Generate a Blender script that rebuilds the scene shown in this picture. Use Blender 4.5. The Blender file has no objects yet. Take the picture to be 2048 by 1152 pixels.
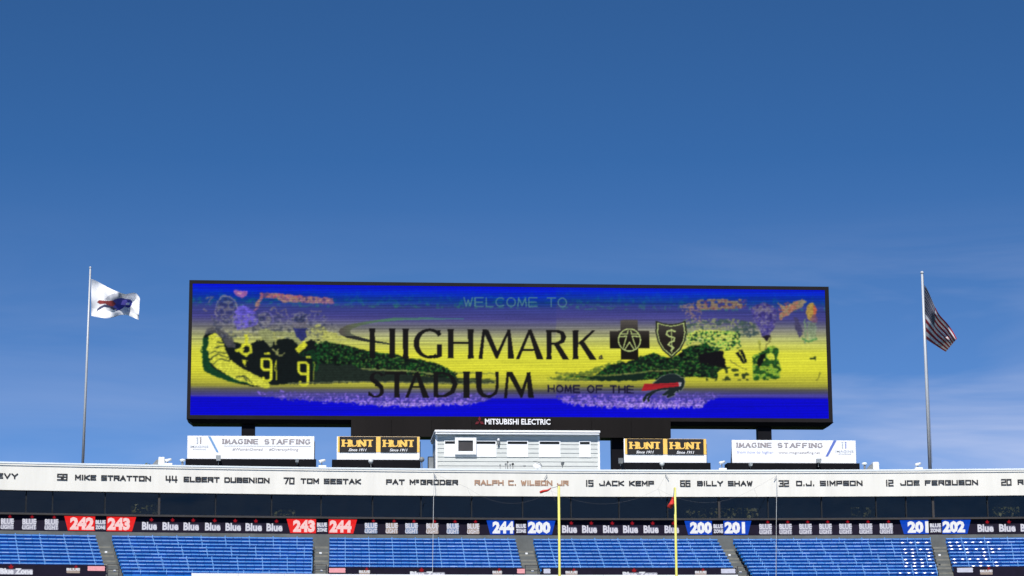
import bpy, bmesh, math, random
import numpy as np
from mathutils import Vector, Matrix
random.seed(7); rs = np.random.RandomState(11)
C = bpy.context.scene.collection
R = math.radians
# ------------------------------------------------------------------ camera, light, exposure
FPX = 4700.0                      # focal length in photograph pixels (2048 wide)
CAM = Vector((-14.4, 0.0, 1.7)); YAW, PITCH, ROLL = R(5.0), R(10.78), R(0.35)
scene = bpy.context.scene
cd = bpy.data.cameras.new('camera'); cam = bpy.data.objects.new('camera', cd); C.objects.link(cam)
cd.sensor_width = 36; cd.lens = FPX / 2048 * 36; cd.clip_start = .5; cd.clip_end = 6000
MR = Matrix.Rotation(-YAW, 3, 'Z') @ Matrix.Rotation(math.pi/2 + PITCH, 3, 'X') @ Matrix.Rotation(-ROLL, 3, 'Z')
cam.matrix_world = Matrix.Translation(CAM) @ MR.to_4x4()
scene.camera = cam
EXPO = 0.2
scene.view_settings.view_transform = 'Standard'; scene.view_settings.look = 'None'
scene.view_settings.exposure = EXPO; scene.view_settings.gamma = 1; scene.view_settings.use_curve_mapping = False
SUN_EL, SUN_AZ = R(50), R(12)     # behind the camera, a little to its left
sdir = Vector((-math.sin(SUN_AZ)*math.cos(SUN_EL), -math.cos(SUN_AZ)*math.cos(SUN_EL), math.sin(SUN_EL)))
world = bpy.data.worlds.new('World'); scene.world = world; world.use_nodes = True
wn, wl = world.node_tree.nodes, world.node_tree.links
wn.clear()
sky = wn.new('ShaderNodeTexSky'); sky.sky_type = 'NISHITA'; sky.sun_disc = False
sky.sun_elevation = SUN_EL; sky.sun_rotation = math.atan2(sdir.x, sdir.y)
sky.air_density = .5; sky.dust_density = 0; sky.ozone_density = 10; sky.altitude = 3000
bg = wn.new('ShaderNodeBackground'); bg.inputs[1].default_value = 0.110
wo = wn.new('ShaderNodeOutputWorld')
tc = wn.new('ShaderNodeTexCoord'); mp = wn.new('ShaderNodeMapping')
mp.inputs['Rotation'].default_value = (0, R(18), 0); mp.inputs['Scale'].default_value = (4.5, 4.5, 26)
nz = wn.new('ShaderNodeTexNoise'); nz.inputs['Scale'].default_value = 1.0; nz.inputs['Detail'].default_value = 5; nz.inputs['Roughness'].default_value = .55
nz.inputs['Distortion'].default_value = .6
cr = wn.new('ShaderNodeValToRGB'); cr.color_ramp.elements[0].position = .40; cr.color_ramp.elements[0].color = (0,0,0,1)
cr.color_ramp.elements[1].position = .72; cr.color_ramp.elements[1].color = (.62,.62,.62,1)
mx = wn.new('ShaderNodeMixRGB'); mx.inputs[2].default_value = (7.2, 7.1, 7.9, 1)
sep = wn.new('ShaderNodeSeparateXYZ'); mr = wn.new('ShaderNodeMapRange')      # wisps thin out with height
mr.inputs['From Min'].default_value = .10; mr.inputs['From Max'].default_value = .22; mr.inputs['To Min'].default_value = 1; mr.inputs['To Max'].default_value = 0
ml = wn.new('ShaderNodeMath'); ml.operation = 'MULTIPLY'
hs = wn.new('ShaderNodeHueSaturation'); hs.inputs['Saturation'].default_value = 1.07; hs.inputs['Hue'].default_value = .494
wl.new(tc.outputs['Generated'], mp.inputs[0]); wl.new(mp.outputs[0], nz.inputs[0]); wl.new(nz.outputs[0], cr.inputs[0])
wl.new(tc.outputs['Generated'], sep.inputs[0]); wl.new(sep.outputs[2], mr.inputs[0])
mr2 = wn.new('ShaderNodeMapRange'); mr2.inputs['From Min'].default_value = .12; mr2.inputs['From Max'].default_value = .33; mr2.inputs['To Min'].default_value = .22; mr2.inputs['To Max'].default_value = 1
veil = wn.new('ShaderNodeMapRange'); veil.inputs['From Min'].default_value = .08; veil.inputs['From Max'].default_value = .24; veil.inputs['To Min'].default_value = .07; veil.inputs['To Max'].default_value = 0
m2 = wn.new('ShaderNodeMath'); m2.operation = 'MULTIPLY'; m3 = wn.new('ShaderNodeMath'); m3.operation = 'ADD'
wl.new(sep.outputs[0], mr2.inputs[0]); wl.new(sep.outputs[2], veil.inputs[0])
wl.new(cr.outputs[0], ml.inputs[0]); wl.new(mr.outputs[0], ml.inputs[1]); wl.new(ml.outputs[0], m2.inputs[0]); wl.new(mr2.outputs[0], m2.inputs[1])
wl.new(m2.outputs[0], m3.inputs[0]); wl.new(veil.outputs[0], m3.inputs[1]); wl.new(m3.outputs[0], mx.inputs[0])
wl.new(sky.outputs[0], hs.inputs['Color']); wl.new(hs.outputs[0], mx.inputs[1]); wl.new(mx.outputs[0], bg.inputs[0]); wl.new(bg.outputs[0], wo.inputs[0])
sl = bpy.data.lights.new('sun', 'SUN'); sl.energy = 4.9; sl.angle = R(.53); sl.color = (1, .965, .90)
so = bpy.data.objects.new('sun', sl); C.objects.link(so); so.rotation_euler = sdir.to_track_quat('Z', 'Y').to_euler(); so.location = (0, -50, 120)

# ------------------------------------------------------------------ photograph pixel -> place
def ray(px, py):
    return MR @ Vector(((px-1024)/FPX, -(py-576)/FPX, -1))
def at(px, py, Y):                                  # point of the vertical plane y = Y
    d = ray(px, py); t = (Y-CAM.y)/d.y
    return CAM + d*t
OX, OY = 5.4, 153-232.0                             # centre of the curved end stand
def ring(px, py, r):                                # (azimuth, z) on the cylinder of radius r
    d = ray(px, py); ax, ay = CAM.x-OX, CAM.y-OY
    a = d.x*d.x+d.y*d.y; b = 2*(ax*d.x+ay*d.y); c = ax*ax+ay*ay-r*r
    t = (-b+math.sqrt(b*b-4*a*c))/(2*a)
    p = CAM+d*t
    return math.atan2(p.x-OX, p.y-OY), p.z
def rp(phi, r, z): return Vector((OX+r*math.sin(phi), OY+r*math.cos(phi), z))
def rz(py, r, px=1044): return ring(px, py, r)[1]
def phi_of(px, r, z):                               # azimuth on ring r at height z seen at column px
    py = 1000.0
    for _ in range(6):
        f, zz = ring(px, py, r); py += (zz-z)*FPX/160
    return ring(px, py, r)[0]

# ------------------------------------------------------------------ materials
def lin(c):
    return tuple(((v/255)/12.92 if v/255 <= .04045 else ((v/255+.055)/1.055)**2.4) for v in c)
def mat(name, col, rough=.6, metal=0, var=.12, scale=1.5, spec=.5, coat=0, streak=False, bump=0, scale2=None):
    m = bpy.data.materials.new(name); m.use_nodes = True
    n, l = m.node_tree.nodes, m.node_tree.links
    p = n['Principled BSDF']; p.inputs['Roughness'].default_value = rough; p.inputs['Metallic'].default_value = metal
    p.inputs['Specular IOR Level'].default_value = spec
    if coat: p.inputs['Coat Weight'].default_value = coat; p.inputs['Coat Roughness'].default_value = .12
    t = n.new('ShaderNodeTexCoord'); g = n.new('ShaderNodeNewGeometry'); mp = n.new('ShaderNodeMapping')
    mp.inputs['Scale'].default_value = (1, 1, .12) if streak else (1, 1, 1)
    z = n.new('ShaderNodeTexNoise'); z.inputs['Scale'].default_value = scale; z.inputs['Detail'].default_value = 6; z.inputs['Roughness'].default_value = .65
    mrr = n.new('ShaderNodeMapRange'); mrr.inputs['From Min'].default_value = .3; mrr.inputs['From Max'].default_value = .7
    mrr.inputs['To Min'].default_value = 1-var; mrr.inputs['To Max'].default_value = 1+var*.4
    mm = n.new('ShaderNodeVectorMath'); mm.operation = 'SCALE'; mm.inputs[0].default_value = col[:3]
    l.new(g.outputs['Position'], mp.inputs[0]); l.new(mp.outputs[0], z.inputs[0]); l.new(z.outputs[0], mrr.inputs[0])
    l.new(mrr.outputs[0], mm.inputs['Scale']); l.new(mm.outputs[0], p.inputs['Base Color'])
    if bump:
        b = n.new('ShaderNodeBump'); b.inputs['Strength'].default_value = bump; b.inputs['Distance'].default_value = .02
        l.new(z.outputs[0], b.inputs['Height']); l.new(b.outputs[0], p.inputs['Normal'])
    return m
def emis(name, rgb, k=1.0):                          # a lit LED colour
    m = bpy.data.materials.new(name); m.use_nodes = True
    n, l = m.node_tree.nodes, m.node_tree.links; p = n['Principled BSDF']
    p.inputs['Base Color'].default_value = (.004,.004,.004,1); p.inputs['Roughness'].default_value = .9; p.inputs['Specular IOR Level'].default_value = .05
    z = n.new('ShaderNodeTexNoise'); z.inputs['Scale'].default_value = 9; g = n.new('ShaderNodeNewGeometry')
    mrr = n.new('ShaderNodeMapRange'); mrr.inputs['To Min'].default_value = .72*k; mrr.inputs['To Max'].default_value = 1.18*k
    l.new(g.outputs['Position'], z.inputs[0]); l.new(z.outputs[0], mrr.inputs[0]); l.new(mrr.outputs[0], p.inputs['Emission Strength'])
    p.inputs['Emission Color'].default_value = (*[v/2**EXPO for v in lin(rgb)], 1)
    return m
def vcol(name, emit):                                # colours printed or lit point by point
    m = bpy.data.materials.new(name); m.use_nodes = True
    n, l = m.node_tree.nodes, m.node_tree.links; p = n['Principled BSDF']
    a = n.new('ShaderNodeAttribute'); a.attribute_name = 'Col'
    if emit:
        p.inputs['Base Color'].default_value = (.002,.002,.002,1); p.inputs['Roughness'].default_value = .9
        p.inputs['Specular IOR Level'].default_value = .03
        l.new(a.outputs['Color'], p.inputs['Emission Color']); p.inputs['Emission Strength'].default_value = 1/2**EXPO
    else:
        p.inputs['Roughness'].default_value = .8; l.new(a.outputs['Color'], p.inputs['Base Color'])
        tr = n.new('ShaderNodeBsdfTranslucent'); l.new(a.outputs['Color'], tr.inputs[0]); ms = n.new('ShaderNodeMixShader'); ms.inputs[0].default_value = .12
        l.new(p.outputs[0], ms.inputs[1]); l.new(tr.outputs[0], ms.inputs[2]); l.new(ms.outputs[0], n['Material Output'].inputs[0])
    return m
M = dict(
    fascia=mat('cream_paint', (.80,.772,.71), .55, var=.10, scale=.9, streak=True),
    white=mat('white_paint', (.84,.85,.86), .45, var=.05, scale=1.2),
    siding=mat('siding_paint', (.54,.56,.55), .55, var=.07, scale=2.5),
    blind=mat('window_blind', (.80,.81,.86), .5, var=.05, scale=1.2),
    cap=mat('roof_cap', (.80,.84,.86), .35, var=.06, scale=.8),
    black=mat('black_steel', (.006,.006,.009), .7, var=.3, scale=.7, spec=.1),
    case=mat('scoreboard_case', (.014,.012,.014), .7, var=.3, scale=.35, streak=True, spec=.12),
    skirt=mat('dark_cladding', (.013,.011,.011), .75, var=.35, scale=.3, streak=True, spec=.1),
    dark=mat('dark_void', (.02,.022,.026), .8, var=.2, spec=.2),
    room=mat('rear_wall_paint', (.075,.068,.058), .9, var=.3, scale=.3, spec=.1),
    sill=mat('sill', (.035,.03,.03), .6, var=.3),
    mullion=mat('mullion', (.045,.04,.042), .5, var=.2),
    concrete=mat('concrete', (.122,.132,.134), .85, var=.28, scale=1.1, bump=.3),
    concrete2=mat('worn_concrete', (.20,.20,.18), .85, var=.35, scale=2.3, bump=.3),
    seat=mat('blue_plastic', (.014,.16,.49), .36, var=.16, scale=.6, spec=.5),
    seat2=mat('faded_blue_plastic', (.028,.18,.54), .32, var=.2, scale=.9, spec=.6),
    seat3=mat('glossy_blue_plastic', (.015,.12,.43), .25, var=.16, scale=.6, spec=.8),
    bracket=mat('blue_bracket', (.10,.26,.58), .35, var=.1, spec=.8),
    bluewall=mat('blue_wall', (.03,.07,.26), .6, var=.2, scale=.8),
    ledbase=mat('led_base', (.009,.006,.019), .7, var=.3, scale=3, spec=.15),
    post=mat('yellow_paint', (.80,.74,.17), .35, var=.08, scale=2, coat=.3),
    cable=mat('cable', (.46,.47,.48), .5, var=.1),
    rope=mat('rope', (.14,.14,.15), .8, var=.1),
    red=mat('red_cloth', (.62,.03,.02), .7, var=.25, scale=3),
    pole=mat('brushed_aluminium', (.50,.52,.56), .45, metal=.1, var=.12, scale=3, streak=True),
    letter=mat('black_lettering', (.025,.024,.026), .5, var=.2),
    tan=mat('bronze_lettering', (.42,.25,.16), .5, var=.15),
    greytext=mat('grey_print', (.30,.27,.29), .6, var=.1),
    paletext=mat('pale_print', (.46,.50,.58), .6, var=.1),
    bluetext=mat('violet_blue_print', (.30,.34,.62), .6, var=.1),
    slash=mat('steel_blue_print', (.16,.32,.58), .5, var=.08),
    slash2=mat('royal_blue_print', (.11,.17,.52), .5, var=.08),
    signblack=mat('sign_black', (.02,.015,.012), .4, var=.2),
    gold=mat('sign_gold', (.92,.56,.12), .45, var=.08),
    signwhite=mat('sign_white', (.85,.85,.88), .4, var=.04),
    lamp=mat('lamp_housing', (.55,.58,.60), .45, var=.15, scale=5),
    grey=mat('grey_housing', (.20,.21,.22), .5, var=.2, scale=5),
    logo_red=mat('red_logo', (.13,.012,.02), .6, spec=.2),
    grass=mat('turf', (.035,.085,.02), .9, var=.4, scale=.8),
    bark=mat('bark', (.08,.055,.035), .9, var=.3, scale=4),
    leaf=mat('leaf', (.115,.12,.03), .6, var=.5, scale=.9),
    led_white=emis('led_white', (232,234,246)), led_grey=emis('led_grey', (158,158,176)), led_word=emis('led_word', (222,222,236)), led_under=emis('led_under', (112,112,136)), led_red=emis('led_red', (240,40,40)),
    led_pink=emis('led_pink', (255,214,214)), led_dred=emis('led_dark_red', (150,22,34)), led_blue=emis('led_blue', (16,72,196)),
    led_num=emis('led_number', (248,250,255)), led_pinkpanel=emis('led_pink_panel', (250,176,186)), led_pale=emis('led_pale_blue', (140,158,192)),
    led_warm=emis('led_warm', (176,160,152)), led_dim=emis('led_dim', (26,20,44), .9), led_pale2=emis('led_white_panel', (215,218,240)),
)
gm = bpy.data.materials.new('tinted_glass'); gm.use_nodes = True
n, l = gm.node_tree.nodes, gm.node_tree.links; n.clear()
o_ = n.new('ShaderNodeOutputMaterial'); gl = n.new('ShaderNodeBsdfGlossy'); gl.inputs['Roughness'].default_value = .03
trn = n.new('ShaderNodeBsdfTransparent'); trn.inputs[0].default_value = (.52,.52,.50,1)
fr = n.new('ShaderNodeFresnel'); fr.inputs[0].default_value = 1.5; ms = n.new('ShaderNodeMixShader')
bz = n.new('ShaderNodeTexNoise'); bz.inputs['Scale'].default_value = .35; bb = n.new('ShaderNodeBump'); bb.inputs['Strength'].default_value = .12; bb.inputs['Distance'].default_value = .2
gg = n.new('ShaderNodeNewGeometry'); l.new(gg.outputs['Position'], bz.inputs[0]); l.new(bz.outputs[0], bb.inputs['Height']); l.new(bb.outputs[0], gl.inputs['Normal'])
l.new(fr.outputs[0], ms.inputs[0]); l.new(trn.outputs[0], ms.inputs[1]); l.new(gl.outputs[0], ms.inputs[2]); l.new(ms.outputs[0], o_.inputs[0])
M['glass'] = gm

# ------------------------------------------------------------------ object helpers
def thing(name, label, cat, loc=(0,0,0), group=None):
    o = bpy.data.objects.new(name, None); C.objects.link(o); o.location = loc; o.empty_display_size = .3
    o['label'] = label; o['category'] = cat
    if group: o['group'] = group
    return o
class MB:
    def __init__(s): s.v = []; s.f = []
    def add(s, vs, fs):
        b = len(s.v); s.v += [tuple(v) for v in vs]; s.f += [tuple(b+i for i in f) for f in fs]
    def box(s, x0, x1, y0, y1, z0, z1):
        s.hexa([(x0,y0,z0),(x1,y0,z0),(x1,y1,z0),(x0,y1,z0),(x0,y0,z1),(x1,y0,z1),(x1,y1,z1),(x0,y1,z1)])
    def hexa(s, v): s.add(v, [(0,3,2,1),(4,5,6,7),(0,1,5,4),(1,2,6,5),(2,3,7,6),(3,0,4,7)])
    def arc(s, f0, f1, r0, r1, z0, z1, seg=None):       # curved box: r0 faces the field
        k = seg or max(1, int(abs(f1-f0)*r0/1.6)); fs = [f0+(f1-f0)*i/k for i in range(k+1)]
        vs = []
        for f in fs: vs += [rp(f,r0,z0), rp(f,r1,z0), rp(f,r1,z1), rp(f,r0,z1)]
        q = []
        for i in range(k):
            a = 4*i
            for j in range(4): q.append((a+j, a+4+j, a+4+(j+1)%4, a+(j+1)%4))
        q += [(3,2,1,0), (4*k,4*k+1,4*k+2,4*k+3)]
        s.add(vs, q)
    def tube(s, pts, rad, n=8):
        pts = [Vector(p) for p in pts]; rad = rad if isinstance(rad, (list,tuple)) else [rad]*len(pts)
        vs = []
        for i, p in enumerate(pts):
            d = (pts[min(i+1,len(pts)-1)]-pts[max(i-1,0)]).normalized()
            a = d.cross(Vector((0,1,0))) if abs(d.y) < .9 else d.cross(Vector((1,0,0))); a.normalize(); b = d.cross(a)
            vs += [p+(a*math.cos(2*math.pi*k/n)+b*math.sin(2*math.pi*k/n))*rad[i] for k in range(n)]
        q = []
        for i in range(len(pts)-1):
            for k in range(n): q.append((i*n+k, i*n+(k+1)%n, (i+1)*n+(k+1)%n, (i+1)*n+k))
        q += [tuple(range(n))[::-1], tuple((len(pts)-1)*n+k for k in range(n))]
        s.add(vs, q)
    def ball(s, c, r, sx=1, sy=1, sz=1, n=10, m=6):
        vs = []; q = []
        for j in range(m+1):
            th = math.pi*j/m
            for k in range(n):
                a = 2*math.pi*k/n; vs.append((c[0]+r*sx*math.sin(th)*math.cos(a), c[1]+r*sy*math.sin(th)*math.sin(a), c[2]+r*sz*math.cos(th)))
        for j in range(m):
            for k in range(n): q.append((j*n+k, (j+1)*n+k, (j+1)*n+(k+1)%n, j*n+(k+1)%n))
        s.add(vs, q)
    def build(s, name, m, parent=None, bevel=0, smooth=False, label=None, kind=None):
        me = bpy.data.meshes.new(name); off = Vector(parent_world(parent))
        me.from_pydata([tuple(Vector(v)-off) for v in s.v], [], s.f); me.validate()
        if bevel:
            b = bmesh.new(); b.from_mesh(me); bmesh.ops.bevel(b, geom=b.edges[:], offset=bevel, segments=1, affect='EDGES'); b.to_mesh(me); b.free()
        b = bmesh.new(); b.from_mesh(me); bmesh.ops.recalc_face_normals(b, faces=b.faces[:]) if not getattr(s, 'keep', False) else None; b.to_mesh(me); b.free()
        if smooth: me.polygons.foreach_set('use_smooth', [True]*len(me.polygons))
        me.materials.append(m)
        o = bpy.data.objects.new(name, me); C.objects.link(o); o.parent = parent
        if label: o['label'] = label
        if kind: o['kind'] = kind
        return o
def parent_world(p):
    t = Vector((0,0,0))
    while p is not None: t = t+p.location; p = p.parent
    return t
def prect(x0, y0, x1, y1, Y):                        # pixel rectangle -> x0,x1,z0,z1 in the plane y=Y
    ym, xm = (y0+y1)/2, (x0+x1)/2
    return at(x0,ym,Y).x, at(x1,ym,Y).x, at(xm,y1,Y).z, at(xm,y0,Y).z
def pbox(mb, x0, y0, x1, y1, Y, depth):
    a, b, c, d = prect(x0,y0,x1,y1,Y); mb.box(a,b,Y,Y+depth,c,d)

# ------------------------------------------------------------------ lettering
_tc = {}
def bfont(text, bold=.02, shear=0, space=1.0):       # flat built-in lettering, normalised to a unit box
    k = (text, bold, shear, space)
    if k not in _tc:
        c = bpy.data.curves.new('lettering', 'FONT'); c.body = text; c.offset = bold; c.shear = shear; c.space_character = space; c.resolution_u = 2; c.fill_mode = 'FRONT'
        o = bpy.data.objects.new('lettering', c); me = bpy.data.meshes.new_from_object(o)
        v = np.array([p.co[:2] for p in me.vertices]); a, b = v.min(0), v.max(0); v = (v-a)/(b-a)
        _tc[k] = ([tuple(p) for p in v], [tuple(p.vertices) for p in me.polygons])
        bpy.data.objects.remove(o); bpy.data.curves.remove(c); bpy.data.meshes.remove(me)
    return _tc[k]
P_ = lambda s: [tuple(float(x) for x in p.split(',')) for p in s.split()]
SF = {k: [P_(q) for q in v.split('|')] for k, v in {
 'A':'0,0 .5,1 1,0|.2,.36 .8,.36','B':'0,0 0,1 .85,1 1,.85 1,.62 .88,.52 0,.52|.88,.52 1,.4 1,.12 .85,0 0,0','C':'1,1 0,1 0,0 1,0',
 'D':'0,0 0,1 .8,1 1,.8 1,.2 .8,0 0,0','E':'1,1 0,1 0,0 1,0|0,.5 .9,.5','F':'1,1 0,1 0,0|0,.5 .85,.5','G':'1,.8 1,1 0,1 0,0 1,0 1,.5 .55,.5',
 'H':'0,0 0,1|1,0 1,1|0,.5 1,.5','I':'.5,0 .5,1','J':'1,1 1,0 .1,0 0,.3','K':'0,0 0,1|1,1 .1,.5 1,0','L':'0,1 0,0 1,0','M':'0,0 0,1 .5,.35 1,1 1,0',
 'N':'0,0 0,1 1,0 1,1','O':'0,0 0,1 1,1 1,0 0,0','P':'0,0 0,1 1,1 1,.45 0,.45','R':'0,0 0,1 1,1 1,.48 0,.48|.55,.48 1,0','S':'1,1 0,1 0,.5 1,.5 1,0 0,0',
 'T':'0,1 1,1|.5,1 .5,0','U':'0,1 0,0 1,0 1,1','V':'0,1 .5,0 1,1','W':'0,1 .25,0 .5,.75 .75,0 1,1','Y':'0,1 .5,.45 1,1|.5,.45 .5,0','Z':'0,1 1,1 0,0 1,0',
 '.':'.49,0 .51,0.03','c':'.7,1 0,1 0,.5 .7,.5',
 '0':'0,0 0,1 1,1 1,0 0,0','1':'.5,0 .5,1','2':'0,1 1,1 1,.52 0,.5 0,0 1,0','3':'0,1 1,1 1,0 0,0|.3,.5 1,.5','4':'0,1 0,.35 1,.35|.8,1 .8,0','5':'1,1 0,1 0,.54 1,.54 1,0 0,0',
 '6':'1,1 0,1 0,0 1,0 1,.54 0,.54','7':'0,1 1,1 .4,0','8':'0,0 0,1 1,1 1,0 0,0|0,.52 1,.52'}.items()}
def rnd(cx, cy, rx, ry, a0, a1, n=14): return [(cx+rx*math.cos(R(a0+(a1-a0)*i/n)), cy+ry*math.sin(R(a0+(a1-a0)*i/n))) for i in range(n+1)]
RF = dict(SF)                                         # rounder capitals
RF['O'] = [rnd(.5,.5,.5,.5,0,360,20)]; RF['C'] = [rnd(.55,.5,.52,.5,45,315)]; RF['G'] = [rnd(.52,.5,.5,.5,45,330)+[(.98,.45),(.6,.45)]]
RF['U'] = [[(0,1)]+rnd(.5,.38,.5,.38,180,360)+[(1,1)]]; RF['S'] = [rnd(.5,.74,.42,.26,30,270,10)+rnd(.5,.25,.45,.26,90,-150,10)]
RF['I'] = [[(.5,0),(.5,1)]]; RF['M'] = [[(0,0),(.1,1),(.5,.1),(.9,1),(1,0)]]
NARROW = {'I':.18,'1':.25,'.':.18,' ':.55,'c':.55,'L':.85}
def strokes(text, font, gap=.40):                     # -> list of polylines in a unit box, plus total advance
    x = 0; out = []
    for ch in text:
        w = NARROW.get(ch, 1.0)
        for pl in font.get(ch, []):
            out.append([(x+(w/2 if ch in 'I1.' else px*w), py) for px, py in pl])
        x += w+gap
    return [[(px/(x-gap), py) for px, py in pl] for pl in out], x-gap
def quad_strokes(text, W, H, wt, font=SF, gap=.42, serif=False, thin=.45):   # polygons in metres, box W x H
    pl, adv = strokes(text, font, gap); q = []
    for line in pl:
        pts = [(wt/2+x*(W-wt), wt*.5+y*(H-wt)) for x, y in line]
        for i, ((x0,y0),(x1,y1)) in enumerate(zip(pts, pts[1:])):
            dx, dy = x1-x0, y1-y0; L = math.hypot(dx,dy) or 1e-6; dx, dy = dx/L, dy/L
            w = wt
            if serif:
                slope = dy/dx if abs(dx) > 1e-6 else 99
                w = wt*thin if abs(dy) < .35 or (slope > 0 and abs(dx) > .18) else wt
                if w == wt and abs(dx) <= .18 and len(line) >= 5 and i >= 3: w = wt*thin*1.2
            e = 0 if len(line) > 8 else (wt*.5 if not serif else 0)
            a, b = dx*e, dy*e; nx, ny = -dy*w/2, dx*w/2
            q.append([(x0-a+nx,y0-b+ny),(x0-a-nx,y0-b-ny),(x1+a-nx,y1+b-ny),(x1+a+nx,y1+b+ny)])
        if serif and len(line) <= 6:
            for (x, y), (x2, y2) in ((pts[0], pts[1]), (pts[-1], pts[-2])):
                if abs(y-y2) > H*.3 and (y < H*.2 or y > H*.8):
                    s, t = wt*.80, wt*.22; q.append([(x-s,y-t),(x+s,y-t),(x+s,y+t),(x-s,y+t)])
    return q
def put_quads(mb, qs, fn):                             # each stroke a hair in front of the last
    for i, q in enumerate(qs):
        a = sum(q[k][0]*q[(k+1)%4][1]-q[(k+1)%4][0]*q[k][1] for k in range(4))
        if a < 0: q = q[::-1]
        mb.add([fn(u, v, .002+.0012*(i % 9)) for u, v in q], [tuple(range(len(q)))])
def ring_letters(text, px0, px1, z0, z1, r, m, parent, wt=None, label=None):
    mb = MB(); mb.keep = True
    f0, f1 = phi_of(px0, r, (z0+z1)/2), phi_of(px1, r, (z0+z1)/2); W = (f1-f0)*r
    qs = quad_strokes(text, W, z1-z0, wt or (z1-z0)*.215)
    put_quads(mb, qs, lambda u, v, e: rp(f0+u/r, r-.02-e, z0+v))
    return mb.build('lettering', m, parent, label=label)
def ring_text(text, f0, f1, z0, z1, r, m, parent, name='lettering', bold=.02, shear=0):
    v, f = bfont(text, bold, shear); mb = MB(); mb.keep = True
    mb.add([rp(f0+(f1-f0)*a, r, z0+(z1-z0)*b) for a, b in v], f)
    return mb.build(name, m, parent)
def flat_text(text, rect, Y, m, parent, name='lettering', bold=.015, shear=0, space=1.0):
    v, f = bfont(text, bold, shear, space); x0, x1, z0, z1 = rect; mb = MB(); mb.keep = True
    mb.add([(x0+(x1-x0)*a, Y, z0+(z1-z0)*b) for a, b in v], f)
    return mb.build(name, m, parent)
def flat_strokes(text, rect, Y, m, parent, wt, font=RF, serif=True, gap=.25, name='lettering', thin=.45):
    x0, x1, z0, z1 = rect; mb = MB(); mb.keep = True
    put_quads(mb, quad_strokes(text, x1-x0, z1-z0, wt, font, gap, serif, thin), lambda u, v, e: (x0+u, Y-e, z0+v))
    return mb.build(name, m, parent)

# ------------------------------------------------------------------ the setting: field, lower stand, seating deck
def struct(mb, name, m): 
    o = mb.build(name, m); o['kind'] = 'structure'; return o
mb = MB(); mb.add([(-3000,-3000,0),(3000,-3000,0),(3000,3000,0),(-3000,3000,0)], [(0,1,2,3)]); struct(mb, 'ground', M['grass'])
FL, FR = ring(-260,1000,232)[0], ring(2310,1000,232)[0]
NROW = 11; R0, TREAD = 229.3, .80
ztop = [rz(1077.5+6.75*i, R0-TREAD*i) for i in range(NROW)]
ztread = [z-.80 for z in ztop]
deck = bpy.data.objects.new('seating_deck', None); C.objects.link(deck); deck['kind'] = 'structure'
for i in range(NROW):
    mb = MB(); mb.arc(FL, FR, R0-TREAD*i-.40, R0-TREAD*i+.40+(.9 if i == 0 else 0), ztread[i]-.6, ztread[i]); mb.build('tier', M['concrete'], deck)
RL = R0-TREAD*8-.62                                   # lower ribbon radius
mb = MB(); mb.arc(FL, FR, 214.0, 219.6, 1.0, ztread[-1]-.55); struct(mb, 'lower_wall', M['bluewall'])
mb = MB()
k = 40; fs = [FL+(FR-FL)*i/k for i in range(k+1)]
for i in range(k):
    a, b = fs[i], fs[i+1]; mb.add([rp(a,196,0), rp(b,196,0), rp(b,214,6.5), rp(a,214,6.5)], [(0,1,2,3)])
struct(mb, 'lower_stand', M['bluewall'])

# aisles: left/right edge at the top (y=1072) and bottom (y=1149), in pixels
AIS = [(192,220,215,246), (628,657,625,656), (1032,1063,1049,1083), (1434,1461,1478,1505), (1861,1888,1877,1908)]
def edge(a, side, y): 
    t = (y-1072)/77.0; return a[side]+(a[side+2]-a[side])*t
for ai, a in enumerate(AIS):
    ao = bpy.data.objects.new('aisle', None); C.objects.link(ao); ao['kind'] = 'structure'
    for i in range(NROW):
        yy = 1077.5+6.75*i; r = R0-TREAD*i
        f0, f1 = phi_of(edge(a,0,yy), r, ztop[i]), phi_of(edge(a,1,yy), r, ztop[i])
        zn = ztread[i]+.006; zp = ztread[i+1] if i+1 < NROW else zn-.31; h = (zn-zp)
        for j in range(2):
            m_ = M['concrete2'] if (i*2+j+ai) % 5 in (1,4) else M['concrete']
            mb = MB(); mb.arc(f0+.00012, f1-.00012, r-.40-.38*j-.01, r-.41-.38*(j-1)+(.42 if j == 0 else -.01), zp-.25, zn+.20-(h/2)*j+random.uniform(-.006,.006), seg=2)
            mb.build('step', m_, ao)

for (mx_, my_) in ((212,1104),(641,1106),(1053,1107),(1459,1110),(1879,1110),(229,1141),(643,1141),(1065,1142),(1481,1144)):
    i = min(NROW-1, int((my_-1077.5)/6.75)+1); r = R0-TREAD*i-.85; f, z = ring(mx_, my_, r)
    a_ = min(AIS, key=lambda q: abs((q[0]+q[1]+q[2]+q[3])/4-mx_)); ao = [o for o in C.objects if o.name.split('.')[0] == 'aisle'][AIS.index(a_)]
    mb = MB(); mb.arc(f-.07/r, f+.07/r, r-.03, r+.02, z-.05, z+.05, seg=1); mb.build('step_marker', M['white'], ao)
    if my_ > 1130:
        f0, f1 = phi_of(edge(a_,0,1136)+4, r, z), phi_of(edge(a_,1,1136)-4, r, z)
        mb = MB(); mb.tube([rp(f0,r-.1,z-.6), rp(f0,r-.1,z+.34), rp(f1,r-.1,z+.34), rp(f1,r-.1,z-.6)], .03, 6); mb.tube([rp(f0,r-.1,z+.05), rp(f1,r-.1,z+.05)], .02, 6); mb.build('handrail', M['mullion'], ao)

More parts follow.
